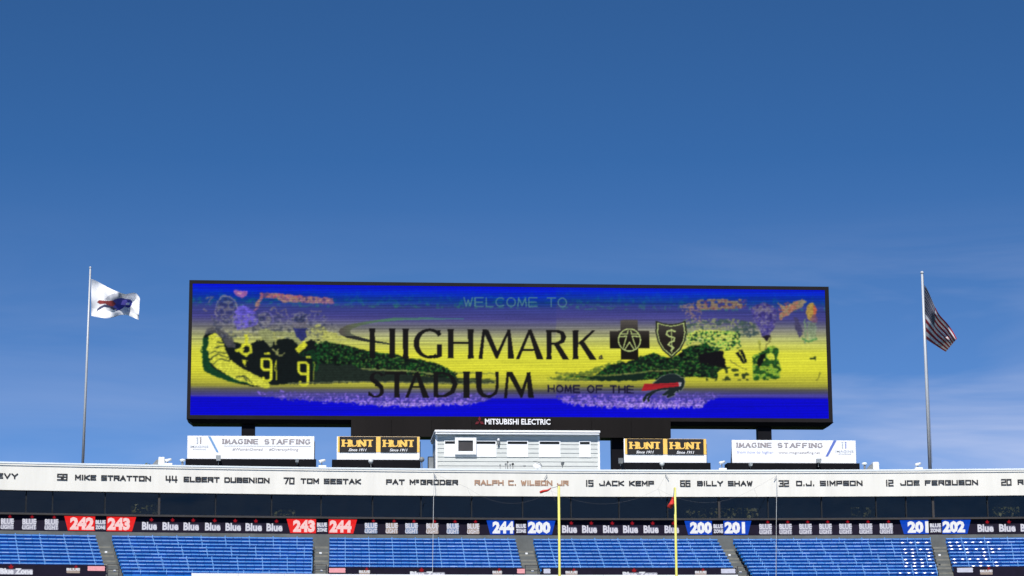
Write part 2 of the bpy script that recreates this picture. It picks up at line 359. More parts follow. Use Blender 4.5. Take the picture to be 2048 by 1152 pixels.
# ------------------------------------------------------------------ end stand building
bld = thing('stadium_building', 'long curved stand building with cream name fascia above a dark strip of windows', 'stadium building', rp(0, 236, 0))
RFa = 232.0
zf0, zf1, zc0 = rz(992.5, RFa), rz(938.5, RFa), rz(945.5, RFa)
mb = MB(); mb.arc(FL, FR, RFa, RFa+.5, zf0, zc0); mb.build('fascia', M['fascia'], bld)
mb = MB(); mb.arc(FL, FR, RFa-.05, RFa+.6, zc0+.006, zf1-.10); mb.build('coping', M['fascia'], bld)
mb = MB(); mb.arc(FL, FR, RFa-.08, RFa+.65, zf1-.10, zf1); mb.build('coping_cap', M['cap'], bld)
mb = MB(); mb.arc(FL, FR, RFa+.6, 243, zf1-.6, zf1-.25); mb.build('roof', M['sill'], bld)
zr0, zr1 = rz(1071.5, 231.0), rz(1040.5, 231.0)       # ribbon board heights
zs = zr1+.13
mb = MB(); mb.arc(FL, FR, 230.75, 232.9, zr1+.01, zs); mb.build('sill', M['sill'], bld)
mb = MB(); mb.arc(FL, FR, 230.45, 231.6, ztread[0]-.6, zr0-.02); mb.build('base_wall', M['concrete'], bld)
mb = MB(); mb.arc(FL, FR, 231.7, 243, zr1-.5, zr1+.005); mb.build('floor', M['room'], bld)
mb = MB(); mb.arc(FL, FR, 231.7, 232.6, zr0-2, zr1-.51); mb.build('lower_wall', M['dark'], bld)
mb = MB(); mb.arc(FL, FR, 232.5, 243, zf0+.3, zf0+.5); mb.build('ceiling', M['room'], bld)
# rear wall with openings
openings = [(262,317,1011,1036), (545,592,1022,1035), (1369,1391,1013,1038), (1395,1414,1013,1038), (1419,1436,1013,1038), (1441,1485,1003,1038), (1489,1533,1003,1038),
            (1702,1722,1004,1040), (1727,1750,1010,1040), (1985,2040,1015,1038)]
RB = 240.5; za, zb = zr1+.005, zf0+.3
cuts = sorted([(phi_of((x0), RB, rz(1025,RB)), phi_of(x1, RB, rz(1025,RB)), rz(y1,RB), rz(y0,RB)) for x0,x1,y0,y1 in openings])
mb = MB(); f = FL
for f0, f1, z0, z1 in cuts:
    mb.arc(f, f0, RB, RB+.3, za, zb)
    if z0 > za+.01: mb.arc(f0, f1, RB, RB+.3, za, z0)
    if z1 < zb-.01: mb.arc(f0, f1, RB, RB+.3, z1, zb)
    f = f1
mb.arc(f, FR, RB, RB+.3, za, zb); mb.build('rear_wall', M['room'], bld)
# front panes and mullions
mull = [-225,-120,-15, 52, 105, 210, 318, 431, 543, 642, 745, 842, 943, 1045, 1142, 1238, 1335, 1438, 1536, 1643, 1752, 1812, 1866, 1975, 2075, 2180, 2290]
RG = 232.35
mf = [phi_of(x, RG, (zs+zf0)/2) for x in mull]
for i, f in enumerate(mf):
    w = .07 if mull[i] in (318, 1866, 1438) else .035
    mb = MB(); mb.arc(f-w/232, f+w/232, RG-.10, RG+.12, zs+.003, zf0+.3, seg=1); mb.build('mullion', M['sill'] if w > .06 else M['dark'], bld)
    if i+1 < len(mf):
        w2 = .07 if mull[i+1] in (318, 1866, 1438) else .035
        mb = MB(); mb.arc(f+w/232+1e-5, mf[i+1]-w2/232-1e-5, RG, RG+.02, zs+.003, zf0+.3, seg=2); mb.build('window_pane', gm, bld)
# names on the fascia
zl0, zl1 = rz(971.2, RFa), rz(960.6, RFa); zn0, zn1 = rz(972.6, RFa), rz(959.3, RFa)
names = [('MARV LEVY',-90,36,0), ('58',114,135,1), ('MIKE STRATTON',150,302,0), ('44',331,355,1), ('ELBERT DUBENION',367,539,0), ('70',567,589,1), ('TOM SESTAK',601,722,0),
         ('PAT McGRODER',772,916,0), ('RALPH C. WILSON JR',949,1137,2), ('15',1171,1187,1), ('JACK KEMP',1198,1308,0), ('66',1360,1381,1), ('BILLY SHAW',1394,1505,0),
         ('32',1557,1578,1), ('O.J. SIMPSON',1592,1725,0), ('12',1771,1787,1), ('JOE FERGUSON',1800,1956,0), ('20',2002,2023,1), ('ROBERT JAMES',2035,2185,0)]
for t, a, b, kd in names:
    ring_letters(t, a, b, zn0 if kd == 1 else zl0, zn1 if kd == 1 else zl1, RFa, M['tan'] if kd == 2 else M['letter'], bld, wt=.09 if kd != 1 else .09,
                 label='bronze lettering' if kd == 2 else None)
HOOK = {}
for x, y in ((869,946), (1095,948.5), (1333,948.5), (1555,950.5)):
    f, z = ring(x, y, RFa-.5); mb = MB(); p = rp(f, RFa-.12, z); q = rp(f+(.0008 if x in (869,1333) else -.0008), RFa-.13, z-.26); mb.tube([rp(f, RFa, z+.05), p, q], .025, 6); mb.build('hook', M['cable'], bld); HOOK[x] = p

# ------------------------------------------------------------------ ribbon boards
GRB = 'led ribbon boards on the stand'
rbn = thing('ribbon_board', 'long dark LED ribbon board under the windows with section numbers', 'ribbon board', rp(0, 231, zr0), GRB)
mb = MB(); mb.arc(FL, FR, 231.0, 231.25, zr0, zr1); mb.build('led_panel', M['ledbase'], rbn)
def z_on(y, r): return rz(y, r)
def blob(f0, f1, z0, z1, r, m, parent, name):        # soft-cornered backing of a logo
    mb = MB(); mb.keep = True; c = min(f1-f0, (z1-z0)/r)*.13; cz = c*r
    pts = [(f0+c,z0),(f1-c*.3,z0),(f1,z0+cz),(f1-c*.6,(z0+z1)/2),(f1+c*.2,z1-2*cz),(f1-c,z1),(f0+c*.4,z1-cz*.3),(f0,z1-cz),(f0+c*.4,(z0+z1)/2),(f0-c*.1,z0+cz)]
    mb.add([rp(f,r,z) for f, z in pts], [tuple(range(len(pts)))]); return mb.build(name, m, parent)
def leafm(fc, zc, s, r, parent):
    mb = MB(); mb.keep = True; k = s/r
    pts = [(-.1,-.6),(.1,-.6),(.12,-.3),(.7,-.35),(.5,0),(.9,.35),(.4,.35),(.3,.6),(0,1),(-.3,.6),(-.4,.35),(-.9,.35),(-.5,0),(-.7,-.35),(-.12,-.3)]
    mb.add([rp(fc+k*a, r-.008, zc+s*b) for a, b in pts], [tuple(range(len(pts)))]); return mb.build('leaf_emblem', M['led_dred'], parent)
def px_f(x, r, z): return phi_of(x, r, z)
zm = (zr0+zr1)/2
def logo_blue(x0, x1, ribbon, r, z0, z1):            # one-line word
    f0, f1 = px_f(x0,r,zm), px_f(x1,r,zm); h = z1-z0
    g = blob(f0, f1, z0+h*.18, z0+h*.58, r-.012, M['led_under'], ribbon, 'logo')
    ring_text('Blue', f0, f1, z0+h*.18, z0+h*.68, r-.02, M['led_word'], g, bold=.035)
    leafm(f0+(f1-f0)*.62, z0+h*.80, .16, r-.012, g); return g
def logo_light(x0, x1, ribbon, r, z0, z1, tint):
    f0, f1 = px_f(x0,r,zm), px_f(x1,r,zm); h = z1-z0
    g = blob(f0, f1, z0+h*.10, z0+h*.78, r-.012, tint, ribbon, 'logo')
    ring_text('BLUE', f0+.0001, f1-.0001, z0+h*.43, z0+h*.77, r-.02, M['led_word'], g, bold=.03)
    ring_text('LIGHT', f0+.0001, f1-.0001, z0+h*.12, z0+h*.38, r-.02, M['led_word'], g, bold=.02)
    leafm(f0+(f1-f0)*.68, z0+h*.87, .14, r-.012, g); return g
def section(xa, xb, slant, text, ta, tb, red, r, z0, z1, ribbon):
    f0, f1 = px_f(xa,r,zm), px_f(xb,r,zm); h = z1-z0; s = (f1-f0)*.13; mb = MB(); mb.keep = True
    l0, r0 = (f0+s, f1) if slant < 0 else (f0, f1-s)
    lo, hi = z0+h*.08, z1-h*.02
    mb.add([rp(l0,r-.01,lo), rp(r0,r-.01,lo), rp(f1,r-.01,hi), rp(f0,r-.01,hi)], [(0,1,2,3)])
    g = mb.build('section_number', M['led_red'] if red else M['led_blue'], ribbon)
    ring_text(text, px_f(ta,r,zm), px_f(tb,r,zm), z0+h*.14, z1-h*.08, r-.02, M['led_pink'] if red else M['led_num'], g, bold=.06)
def zone(xa, xb, r, z0, z1, ribbon, tint):
    f0, f1 = px_f(xa,r,zm), px_f(xb,r,zm); h = z1-z0
    g = blob(f0, f1, z0+h*.22, z0+h*.76, r-.012, tint, ribbon, 'logo')
    ring_text('BLUE', f0, f1, z0+h*.50, z0+h*.76, r-.02, M['led_white'], g, bold=.04); ring_text('ZONE', f0, f1, z0+h*.18, z0+h*.42, r-.02, M['led_white'], g, bold=.04)
RR = 231.0
for x0, x1 in ((284,314),(325,357),(367,398),(410,441),(451,482),(491,524),(533,565),(1124,1154),(1164,1194),(1206,1236),(1246,1276),(1287,1317),(1329,1358),(1955,1987),(1998,2031),(2041,2073)):
    logo_blue(x0, x1, rbn, RR, zr0, zr1)
for i, (x0, x1) in enumerate(((1,28),(44,73),(89,117),(729,755),(771,796),(810,836),(852,877),(893,918),(934,959),(1518,1544),(1558,1584),(1598,1624),(1638,1664),(1678,1704),(1718,1745),(1759,1786))):
    logo_light(x0, x1, rbn, RR, zr0, zr1, M['led_grey'] if i < 3 or i > 8 else (M['led_pale'] if i % 2 else M['led_warm']))
for xa, xb, sl_, t, ta, tb, red in ((128,190,-1,'242',140,188,1),(213,272,1,'243',215,260,1),(573,632,-1,'243',586,630,1),(657,714,1,'244',659,703,1),
        (973,1028,-1,'244',985,1028,0),(1055,1111,1,'200',1056,1101,0),(1369,1424,-1,'200',1380,1424,0),(1447,1503,1,'201',1449,1490,0),(1800,1857,-1,'201',1815,1857,0),(1884,1942,1,'202',1885,1930,0)):
    section(xa, xb, sl_, t, ta, tb, red, RR, zr0, zr1, rbn)
for xa, xb in ((191,211),(634,654),(1032,1052),(1427,1446),(1860,1882)): zone(xa, xb, RR, zr0, zr1, rbn, M['led_under'])
# lower ribbons
zq1 = rz(1135.5, RL); zq0 = rz(1151.5, RL)
low = [(-200,213,'leftmost short ribbon board below the far left seating block', [('z',0,66),('l',133,160),('p',175,210)]),
       (656,1049,'lower ribbon board below the blue seats left of the yellow uprights', [('p',658,691),('l',718,740),('z',820,890),('l',985,1004),('p',1034,1050)]),
       (1084,1473,'lower ribbon board below the seats behind both yellow uprights', [('w',1087,1101),('l',1131,1155),('z',1245,1315),('l',1390,1413),('w',1442,1471)]),
       (1908,2260,'lower ribbon board below the far right seating block', [('w',1914,1946),('l',1960,1985)])]
for x0, x1, lb, items in low:
    f0, f1 = px_f(x0,RL,zq0), px_f(x1,RL,zq0)
    t = thing('ribbon_board', lb, 'ribbon board', rp((f0+f1)/2, RL, zq0), GRB)
    mb = MB(); mb.arc(f0, f1, RL, RL+.2, zq0-.2, zq1); mb.build('led_panel', M['ledbase'], t)
    zz = (zq0+zq1)/2
    for kd, a, b in items:
        fa, fb = px_f(a,RL,zz), px_f(b,RL,zz); H = zq1-zq0
        if kd == 'z':
            g = blob(fa, fb, zq0-.12, zq0+H*.42, RL-.012, M['led_grey'], t, 'logo'); ring_text('Blue Zone', fa, fb, zq0-.1, zq0+H*.50, RL-.02, M['led_white'], g, bold=.06)
            leafm(fa+(fb-fa)*.33, zq0+H*.62, .19, RL-.012, g)
        elif kd == 'l':
            g = blob(fa, fb, zq0, zq0+H*.62, RL-.012, M['led_warm'], t, 'logo'); ring_text('BLUE', fa, fb, zq0+H*.3, zq0+H*.6, RL-.02, M['led_white'], g, bold=.04); leafm(fa+(fb-fa)*.7, zq0+H*.72, .13, RL-.012, g)
        else:
            blob(fa, fb, zq0+H*.30, zq0+H*.88, RL-.012, M['led_pinkpanel'] if kd == 'p' else M['led_pale2'], t, 'led_message')
fa, fb = px_f(383, 216.5, 11), px_f(1476, 216.5, 11)
zw = rz(1149.6, 216.5)
t = thing('parapet_panel', 'long white parapet panel at the bottom edge in front of the middle seats', 'panel', rp((fa+fb)/2, 216.5, zw-3))
k = 12
for i in range(k):
    mb = MB(); mb.arc(fa+(fb-fa)*i/k+.00003, fa+(fb-fa)*(i+1)/k-.00003, 216.5, 216.7, zw-2.6, zw); mb.build('panel', M['white'], t)
mb = MB(); mb.arc(fa, fb, 216.72, 217.0, zw-3.6, zw-.3); mb.build('backing', M['grey'], t)

# ------------------------------------------------------------------ seats
def seat_mesh(name, m, crown=0):
    prof = [(-.02,.34),(-.05,.40),(-.40,.445),(-.44,.42),(-.44,.455),(-.38,.475),(-.02,.445),(.03,.47),(.03,.60),(-.015,.67),(-.085,.712),(-.070,.748),(.0,.78),(.055,.80),(.085,.775),(.06,.74),(.05,.66),(.06,.56),(.05,.42)]
    ws = [(-.241,.008,.9),(-.225,0,1),(.225,0,1),(.241,.008,.9)]
    if crown: ws = [(x, crown*(x/.24)**2, 1) for x in (-.241,-.18,-.12,-.06,0,.06,.12,.18,.241)]
    mb_v, mb_f = [], []
    for x, dy, s in ws:
        for y, z in prof:
            zz = z-(.015 if (abs(x) > .23 and z > .7) else 0)
            mb_v.append((x, y+dy, zz))
    n = len(prof)
    for i in range(len(ws)-1):
        for j in range(n): mb_f.append((i*n+j, i*n+(j+1)%n, (i+1)*n+(j+1)%n, (i+1)*n+j))
    mb_f += [tuple(range(n))[::-1], tuple((len(ws)-1)*n+j for j in range(n))]
    me = bpy.data.meshes.new(name); me.from_pydata(mb_v, [], mb_f)
    b = bmesh.new(); b.from_mesh(me); bmesh.ops.recalc_face_normals(b, faces=b.faces[:]); b.to_mesh(me); b.free()
    me.materials.append(m); return me
SM = [seat_mesh('seat', M['seat']), seat_mesh('seat', M['seat2']), seat_mesh('seat', M['seat3'], .035)]
BLK = [(None, 0, 9, 'far left block, left of the first aisle', 'far left'), (0, 1, 11, 'block under the left white billboard', 'left'), (1, 2, 9, 'block under the press box', 'centre left'),
       (2, 3, 9, 'block behind the yellow uprights', 'centre right'), (3, 4, 11, 'block under the right billboard', 'right'), (4, None, 9, 'far right block, right of the last aisle', 'far right')]
ORD = ['top','second','third','fourth','fifth','sixth','seventh','eighth','ninth','tenth','eleventh']
for bi, (la, ra, nr, where, _) in enumerate(BLK):
    for i in range(nr):
        yy = 1077.5+6.75*i; r = R0-TREAD*i
        x0 = edge(AIS[la],1,yy)+2 if la is not None else -150
        x1 = edge(AIS[ra],0,yy)-2 if ra is not None else 2200
        f0, f1 = phi_of(x0,r,ztop[i]), phi_of(x1,r,ztop[i]); L = (f1-f0)*r; n = max(1, int(L/.487))
        base = rp((f0+f1)/2, r, ztread[i])
        lab = '%s row of blue seats in the %s' % (ORD[i], where)
        row = thing('seat_row', lab, 'seat row', base, 'rows of blue stadium seats')
        gb = MB()
        for s in range(n):
            f = f0+(f1-f0)*(s+.5)/n; p = rp(f, r, ztread[i])
            sh = px_glint = 0.0
            xx = x0+(x1-x0)*(s+.5)/n
            me = SM[1] if (math.sin(s*1.7+i*2.3+bi)+math.sin(s*.31+bi)) > .9 else SM[0]
            shiny = 1800 < xx < 2003 and random.random() < (.25, .9, .3, .95, .6, .5, .9)[i % 7]
            if shiny: me = SM[2]
            o = bpy.data.objects.new('seat', me); C.objects.link(o); o.parent = row
            o.location = p-base; tilt = random.gauss(0, .015); yaw = random.gauss(0, .02)-(random.uniform(.06,.16) if shiny else 0)
            o.rotation_euler = (tilt, 0, -f+yaw); o.scale = ((f1-f0)*r/n/.487*random.uniform(.985,1.0), 1, 1)
            if s % 3 == 1:
                fb_ = f+.245/r; c = rp(fb_, r, ztread[i])
                gb.tube([rp(fb_, r-.06, ztread[i]+.42), rp(fb_, r-.07, ztread[i]+.70), rp(fb_+.00005, r+.04, ztread[i]+.85)], [.02,.026,.034], 6)
        gb.build('bracket', M['bracket'], row, kind='stuff', smooth=True)
        mb = MB(); mb.arc(f0, f1, r-.12, r-.06, ztread[i]+.36, ztread[i]+.40, seg=max(4, n//3)); mb.build('rail', M['grey'], row)

# ------------------------------------------------------------------ scoreboard
YB = 165.0
sb = thing('scoreboard', 'huge wide video scoreboard with glitchy blue and yellow picture above the stand', 'scoreboard', (0, YB, 0))
x0, x1, zb0, zb1 = at(376,700,YB).x, at(1661,700,YB).x, at(1018,842,YB).z, at(1018,567,YB).z
sx0, sx1, sz0, sz1 = at(383,700,YB).x, at(1653,700,YB).x, at(1018,833.5,YB).z, at(1018,574,YB).z
mb = MB(); mb.box(x0, x1, YB+.25, YB+1.9, zb0+.05, zb1-.03); mb.build('case', M['case'], sb)
for nm, bx in (('bezel', (x0, x1, YB-.05, YB+.249, sz1+.004, zb1)), ('bezel', (x0, x1, YB-.05, YB+.249, zb0, sz0-.004)), ('bezel', (x0, sx0-.004, YB-.05, YB+.249, sz0-.002, sz1+.002)), ('bezel', (sx1+.004, x1, YB-.05, YB+.249, sz0-.002, sz1+.002))):
    mb = MB(); mb.box(*bx); mb.build(nm, M['case'], sb)
# service walkway hung under the screen, chamfered ends
a, b = at(374,848,YB).x, at(1666,848,YB).x; zt = zb0-.01; zb_ = at(1018,850,YB).z
mb = MB(); mb.hexa([(a+.35,YB-.02,zb_),(b-.35,YB-.02,zb_),(b-.35,YB+1.8,zb_),(a+.35,YB+1.8,zb_),(a,YB-.3,zt),(b,YB-.3,zt),(b,YB+1.8,zt),(a,YB+1.8,zt)]); mb.build('service_walkway', M['case'], sb)
c0, c1, d0, d1 = prect(702,851,1341.5,874.5,YB-.35)
for i in range(8):
    mb = MB(); mb.box(c0+(c1-c0)*i/8+.01, c0+(c1-c0)*(i+1)/8-.01, YB-.42, YB-.35, d0, at(1018,835.5,YB-.4).z); mb.build('skirt_panel', M['skirt'], sb)
mb = MB(); mb.box(c0+.02, c1-.02, YB-.34, YB+1.5, d0+.02, zb_-.02); mb.build('skirt_frame', M['black'], sb)
for xa, xb in ((483,510),(789,816),(1223,1250),(1516,1543)):
    p0, p1 = at(xa,860,YB+.2).x, at(xb,860,YB+.2).x
    mb = MB(); w = p1-p0
    mb.box(p0, p1, YB+.2, YB+.24, 0, zb_-.03); mb.box(p0, p1, YB+.9, YB+.94, 0, zb_-.03); mb.box((p0+p1)/2-.03, (p0+p1)/2+.03, YB+.241, YB+.899, 0, zb_-.04)
    mb.box(p0+.02, p1-.02, YB+.26, YB+.88, 0, zb_-.035)
    mb.build('column', M['black'], sb)
flat_text('MITSUBISHI ELECTRIC', prect(970,837.5,1101,849,YB-.5), YB-.46, M['signwhite'], sb, bold=.025)
rc = prect(950.5,834,968,848.5,YB-.5); w, h = rc[1]-rc[0], rc[3]-rc[2]
mb = MB(); mb.keep = True; cx, cz = (rc[0]+rc[1])/2, rc[2]+h*.38; s_ = w*.30
for an in (90, 210, 330):
    d = Vector((math.cos(R(an)), 0, math.sin(R(an)))); e = Vector((-d.z, 0, d.x)); c = Vector((cx, YB-.46, cz))
    mb.add([c, c+d*s_-e*s_*.5774, c+d*s_*2, c+d*s_*s_/s_+e*s_*.5774], [(0,1,2,3)])
mb.build('emblem', M['logo_red'], sb)

# ---- the picture on the screen, light by light
NX, NY = 1160, 238
U, V = np.meshgrid(np.linspace(0,1,NX), np.linspace(0,1,NY))
TL, TR, BL, BR = (385.5,568), (1650,581), (379.5,829), (1657.5,836)
PX = (1-V)*((1-U)*TL[0]+U*TR[0])+V*((1-U)*BL[0]+U*BR[0]); PY = (1-V)*((1-U)*TL[1]+U*TR[1])+V*((1-U)*BL[1]+U*BR[1])
def vnoise(x, y, seed):
    xi, yi = np.floor(x).astype(np.int64), np.floor(y).astype(np.int64); fx, fy = x-xi, y-yi; fx = fx*fx*(3-2*fx); fy = fy*fy*(3-2*fy)
    def h(a, b):
        n = (a*374761393+b*668265263+seed*974634777) & 0xffffffff; n = ((n ^ (n >> 13))*1274126177) & 0xffffffff; return ((n ^ (n >> 16)) & 0xffff)/65535.0
    return (h(xi,yi)*(1-fx)+h(xi+1,yi)*fx)*(1-fy)+(h(xi,yi+1)*(1-fx)+h(xi+1,yi+1)*fx)*fy
N1 = vnoise(PX/3.2, PY/2.6, 1); N2 = vnoise(PX/7, PY/5, 2); N3 = vnoise(PX/1.6, PY/1.4, 3); ROWN = vnoise(PX/260, PY/1.7, 4); N4 = vnoise(PX/26, PY/14, 5); N6 = vnoise(PX/60, PY/2.2, 6)
Vs = V+np.where(PX > 1105, .02, 0)+.012*(ROWN-.5)
st = [(0,0,14,224),(.06,0,44,206),(.12,14,58,150),(.165,52,62,138),(.25,74,72,144),(.30,102,102,128),(.36,150,150,124),(.41,186,190,116),(.47,214,216,92),(.52,226,226,66),(.66,224,222,58),(.74,192,190,60),(.78,150,148,60),(.80,96,94,96),(.83,74,72,134),(.858,70,60,170),(.868,4,2,206),(1,0,0,222)]
xs = [s[0] for s in st]; IMG = np.stack([np.interp(Vs, xs, [s[k] for s in st]) for k in (1,2,3)], -1)
trans = np.exp(-((V-.36)/.10)**2)+.9*np.exp(-((V-.80)/.05)**2)+.6*np.exp(-((V-.12)/.09)**2)
IMG *= (1+(.42*(ROWN-.5)*trans+.10*(ROWN-.5)+.08*(N6-.5)))[..., None]
g = (V < .17)*np.clip((N2-.4)*2, 0, 1)*(N1 > .4); IMG += g[..., None]*np.array([0,44,-20])*(V/.17)[..., None]
IMG0 = IMG.copy(); WX, WY = PX+(N1-.5)*3.2+(N2-.5)*3, PY+(N2-.5)*3+(N3-.5)*1.4
def inpoly(p, x, y):
    p = np.array(p); bb = (x >= p[:,0].min()) & (x <= p[:,0].max()) & (y >= p[:,1].min()) & (y <= p[:,1].max())
    res = np.zeros(x.shape, bool); X, Y = x[bb], y[bb]; c = np.zeros(X.shape, bool)
    for (xa, ya), (xb, yb) in zip(p, np.roll(p, -1, 0)):
        if ya == yb: continue
        c ^= ((ya > Y) != (yb > Y)) & (X < (xb-xa)*(Y-ya)/(yb-ya)+xa)
    res[bb] = c; return res
def K(k):                                             # crop coordinates -> photograph pixels
    s, ox, oy = {1:(3.6,360,540), 2:(3.84,660,560), 3:(3.84,1040,560), 4:(3.84,1360,560)}[k]
    return lambda pts: [(ox+a/s, oy+b/s) for a, b in pts]
def paint(mask, col, a=1.0):
    a_ = (mask*a)[..., None] if not np.isscalar(a) else (mask.astype(float)*a)[..., None]
    IMG[:] = IMG*(1-a_)+np.array(col)*a_
def poly(k, pts, col, a=1.0, warp=True, extra=None):
    m = inpoly(K(k)(pts), WX if warp else PX, WY if warp else PY)
    if extra is not None: m = m & extra
    paint(m, col, a); return m
def seg(p, q, w, X=None, Y=None):
    X = PX if X is None else X; Y = PY if Y is None else Y
    dx, dy = q[0]-p[0], q[1]-p[1]; t = np.clip(((X-p[0])*dx+(Y-p[1])*dy)/(dx*dx+dy*dy+1e-9), 0, 1)
    return (X-p[0]-t*dx)**2+(Y-p[1]-t*dy)**2 < (w/2)**2
def line(k, pts, w, col, a=1.0, warp=False, extra=None):
    q = K(k)(pts); m = np.zeros(PX.shape, bool)
    for s, e in zip(q, q[1:]): m |= seg(s, e, w, WX if warp else PX, WY if warp else PY)
    if extra is not None: m &= extra
    paint(m, col, a)
def ell(k, cx, cy, rx, ry):
    (x, y), = K(k)([(cx,cy)]); s = {1:3.6}.get(k, 3.84); return ((WX-x)/(rx/s))**2+((WY-y)/(ry/s))**2
# trees / crowd masses
def hedge(k, pts):
    m = inpoly(K(k)(pts), WX, WY); paint(m, (16,32,24)); 
    paint(m & (N1 > .56), (20,84,34), .9); paint(m & (N3*N1 > .47), (112,130,54), .8); paint(m & (N2 < .22), (6,10,14), .9)
# lavender edge
def lav(pts):
    m = inpoly(pts, WX, WY+(N1-.5)*8); lo = np.clip((PY-790)/20, 0, 1); paint(m, (84,76,158), .8); paint(m & (N1 > .80-.45*lo), (146,116,232), .9); paint(m & (N3*(.4+.6*lo) > .58), (205,176,250), .85)
lav([(500,784),(515,791),(560,798),(640,803),(700,806),(760,812),(830,813),(880,810),(930,809),(967,799),(985,792),(985,786),(700,790),(560,783)])
lav([(1100,792),(1115,803),(1150,810),(1210,814),(1300,816),(1360,815),(1400,814),(1416,800),(1445,788),(1430,784),(1290,792),(1180,790)])
dk = (14,20,24)
poly(1, [(170,480),(200,440),(260,430),(330,470),(370,520),(470,540),(560,505),(660,520),(760,490),(860,540),(940,500),(1060,520),(1224,560),(1300,640),(1300,810),(960,820),(700,822),(640,835),(560,840),(420,820),(240,765),(170,725),(152,600)], (14,22,24))
hedge(2, [(-130,470),(0,478),(150,515),(280,545),(350,560),(470,570),(550,597),(660,610),(750,632),(830,655),(900,695),(950,715),(940,760),(800,745),(620,730),(440,700),(220,690),(60,650),(-130,640)])
poly(2, [(-150,650),(60,652),(140,645),(230,690),(450,700),(640,735),(800,745),(960,750),(1200,760),(1240,790),(960,800),(500,790),(0,780),(-150,790)], (30,42,36))
line(2, [(220,682),(450,697),(640,705),(800,728)], 3, (150,156,88), .8, True)
line(2, [(0,782),(500,785),(900,792),(1240,792)], 2.6, (128,134,84), .8, True); line(2, [(930,716),(1100,715),(1240,720)], 3, (120,130,60), .8, True); line(2, [(960,770),(1240,772)], 4, (96,110,60), .8, True)
m = inpoly(K(3)([(150,762),(330,722),(480,700),(620,650),(760,620),(760,700),(560,765),(330,775)]), WX, WY); paint(m & (N1*.6+N2*.4 > .62-.25*np.clip((PX-1080)/120, 0, 1)), (84,104,44), .75); paint(m & (N3 > .7), (40,90,40), .6)
hedge(3, [(300,735),(540,742),(600,690),(650,660),(740,635),(800,630),(880,600),(950,575),(1010,562),(1080,590),(1150,600),(1230,540),(1280,510),(1380,500),(1480,470),(1490,560),(1520,640),(1500,760),(1380,745),(1180,745),(950,770),(700,770),(540,760)])
poly(3, [(540,745),(700,735),(830,715),(900,705),(960,725),(900,770),(700,778),(480,772)], (16,38,30)); line(3, [(620,735),(830,722),(1000,700),(1190,690)], 2.6, (160,164,84), .8, True)
line(3, [(250,715),(540,735),(700,735)], 3.5, (96,110,48), .7, True); line(3, [(210,755),(400,765),(560,770)], 3.5, (70,88,50), .7, True)
# left figures
poly(1, [(160,500),(205,480),(195,600),(215,690),(300,745),(420,790),(500,825),(380,812),(240,765),(168,722),(152,600)], (16,74,40), .8)
poly(1, [(205,480),(250,455),(285,480),(305,530),(322,580),(345,640),(420,700),(520,750),(600,790),(645,830),(600,850),(500,822),(380,785),(250,705),(210,660),(192,570)], (216,218,70))
for q in ([(205,600),(260,590),(330,600)], [(212,640),(270,610),(335,628)], [(225,690),(265,645),(340,650)], [(240,560),(300,552)], [(440,760),(470,800)], [(260,520),(310,525)], [(400,770),(450,760),(500,805)]):
    line(1, q, 2.2, (40,52,40), .85, True)
poly(1, [(175,450),(215,410),(300,430),(380,500),(390,560),(330,560),(290,480),(240,455),(180,470)], (84,84,92), .85)
def capring(cx, cy, rx, ry, col, t=.22, a0=None):
    e = ell(1, cx, cy, rx, ry); paint((e < 1) & (e > 1-t) & (PY < 540+(cy+ry*.45)/3.6), col, .8)
for cx, cy, rx, ry, c in ((330,290,82,105,(142,132,150)), (600,365,60,68,(110,106,170)), (850,360,55,55,(120,118,140))): 
    e = ell(1, cx, cy, rx*.86, ry*.9); paint(e < 1, (64,68,116), .55); paint((e < .8) & (N2 > .58), (132,128,134), .6); paint((e < .9) & (N2 < .35), (38,44,90), .6); capring(cx, cy, rx, ry, c)
poly(1, [(395,300),(450,260),(520,290),(560,350),(540,400),(470,420),(410,440),(380,380)], (98,88,206), .75); paint((ell(1,450,340,70,80) < 1) & (N2 > .5), (116,100,226), .6)
poly(1, [(380,150),(470,152),(470,190),(440,205),(385,178)], (196,110,170), .8); poly(1, [(395,160),(450,165),(440,190)], (208,160,150), .7, extra=N1 > .45)
m = poly(1, [(565,158),(640,165),(760,178),(900,190),(1080,205),(1090,246),(940,244),(860,236),(720,236),(690,208),(620,205),(590,200),(548,280),(518,300),(540,240),(570,190)], (164,108,132), .85)
paint(m & (N1 > .5), (172,136,116), .8); paint(m & (N3 > .68) & (PY < 596), (196,66,92), .8); paint(m & (N2 < .28), (70,60,120), .8)
for q in ([(185,205),(235,190),(200,240)], [(160,280),(190,300)], [(640,290),(670,270),(700,330)], [(930,300),(1000,300)], [(720,300),(745,285),(760,330)]): line(1, q, 2.6, (128,118,128), .7, True)
m = inpoly([(420,628),(640,628),(680,660),(640,680),(430,675)], PX, PY); paint(m & (N1 > .62), (150,150,150), .45); paint(m & (N2 < .3), (44,52,84), .5)
poly(1, [(550,440),(600,420),(650,440),(690,440),(800,450),(870,540),(850,560),(780,490),(700,470),(640,560),(600,520),(560,470)], (150,156,104), .85)
poly(1, [(800,420),(900,420),(895,480),(860,520),(820,480)], (34,40,110), .9); poly(1, [(805,380),(900,370),(900,415),(800,415)], (112,108,122), .8)
for q in ([(475,450),(550,510)], [(660,450),(680,540)], [(890,430),(905,500)], [(655,570),(700,620),(735,600)], [(680,610),(690,570)]): line(1, q, 3, (170,172,100), .8, True)
Y1 = (226,228,56)
e = ell(1,465,575,48,48); paint((e < 1) & (e > .25) | (ell(1,420,580,35,14) < 1), Y1, .95); poly(1, [(455,470),(480,470),(480,540),(455,545)], Y1, .9); poly(1, [(435,650),(475,650),(460,700)], Y1, .95)
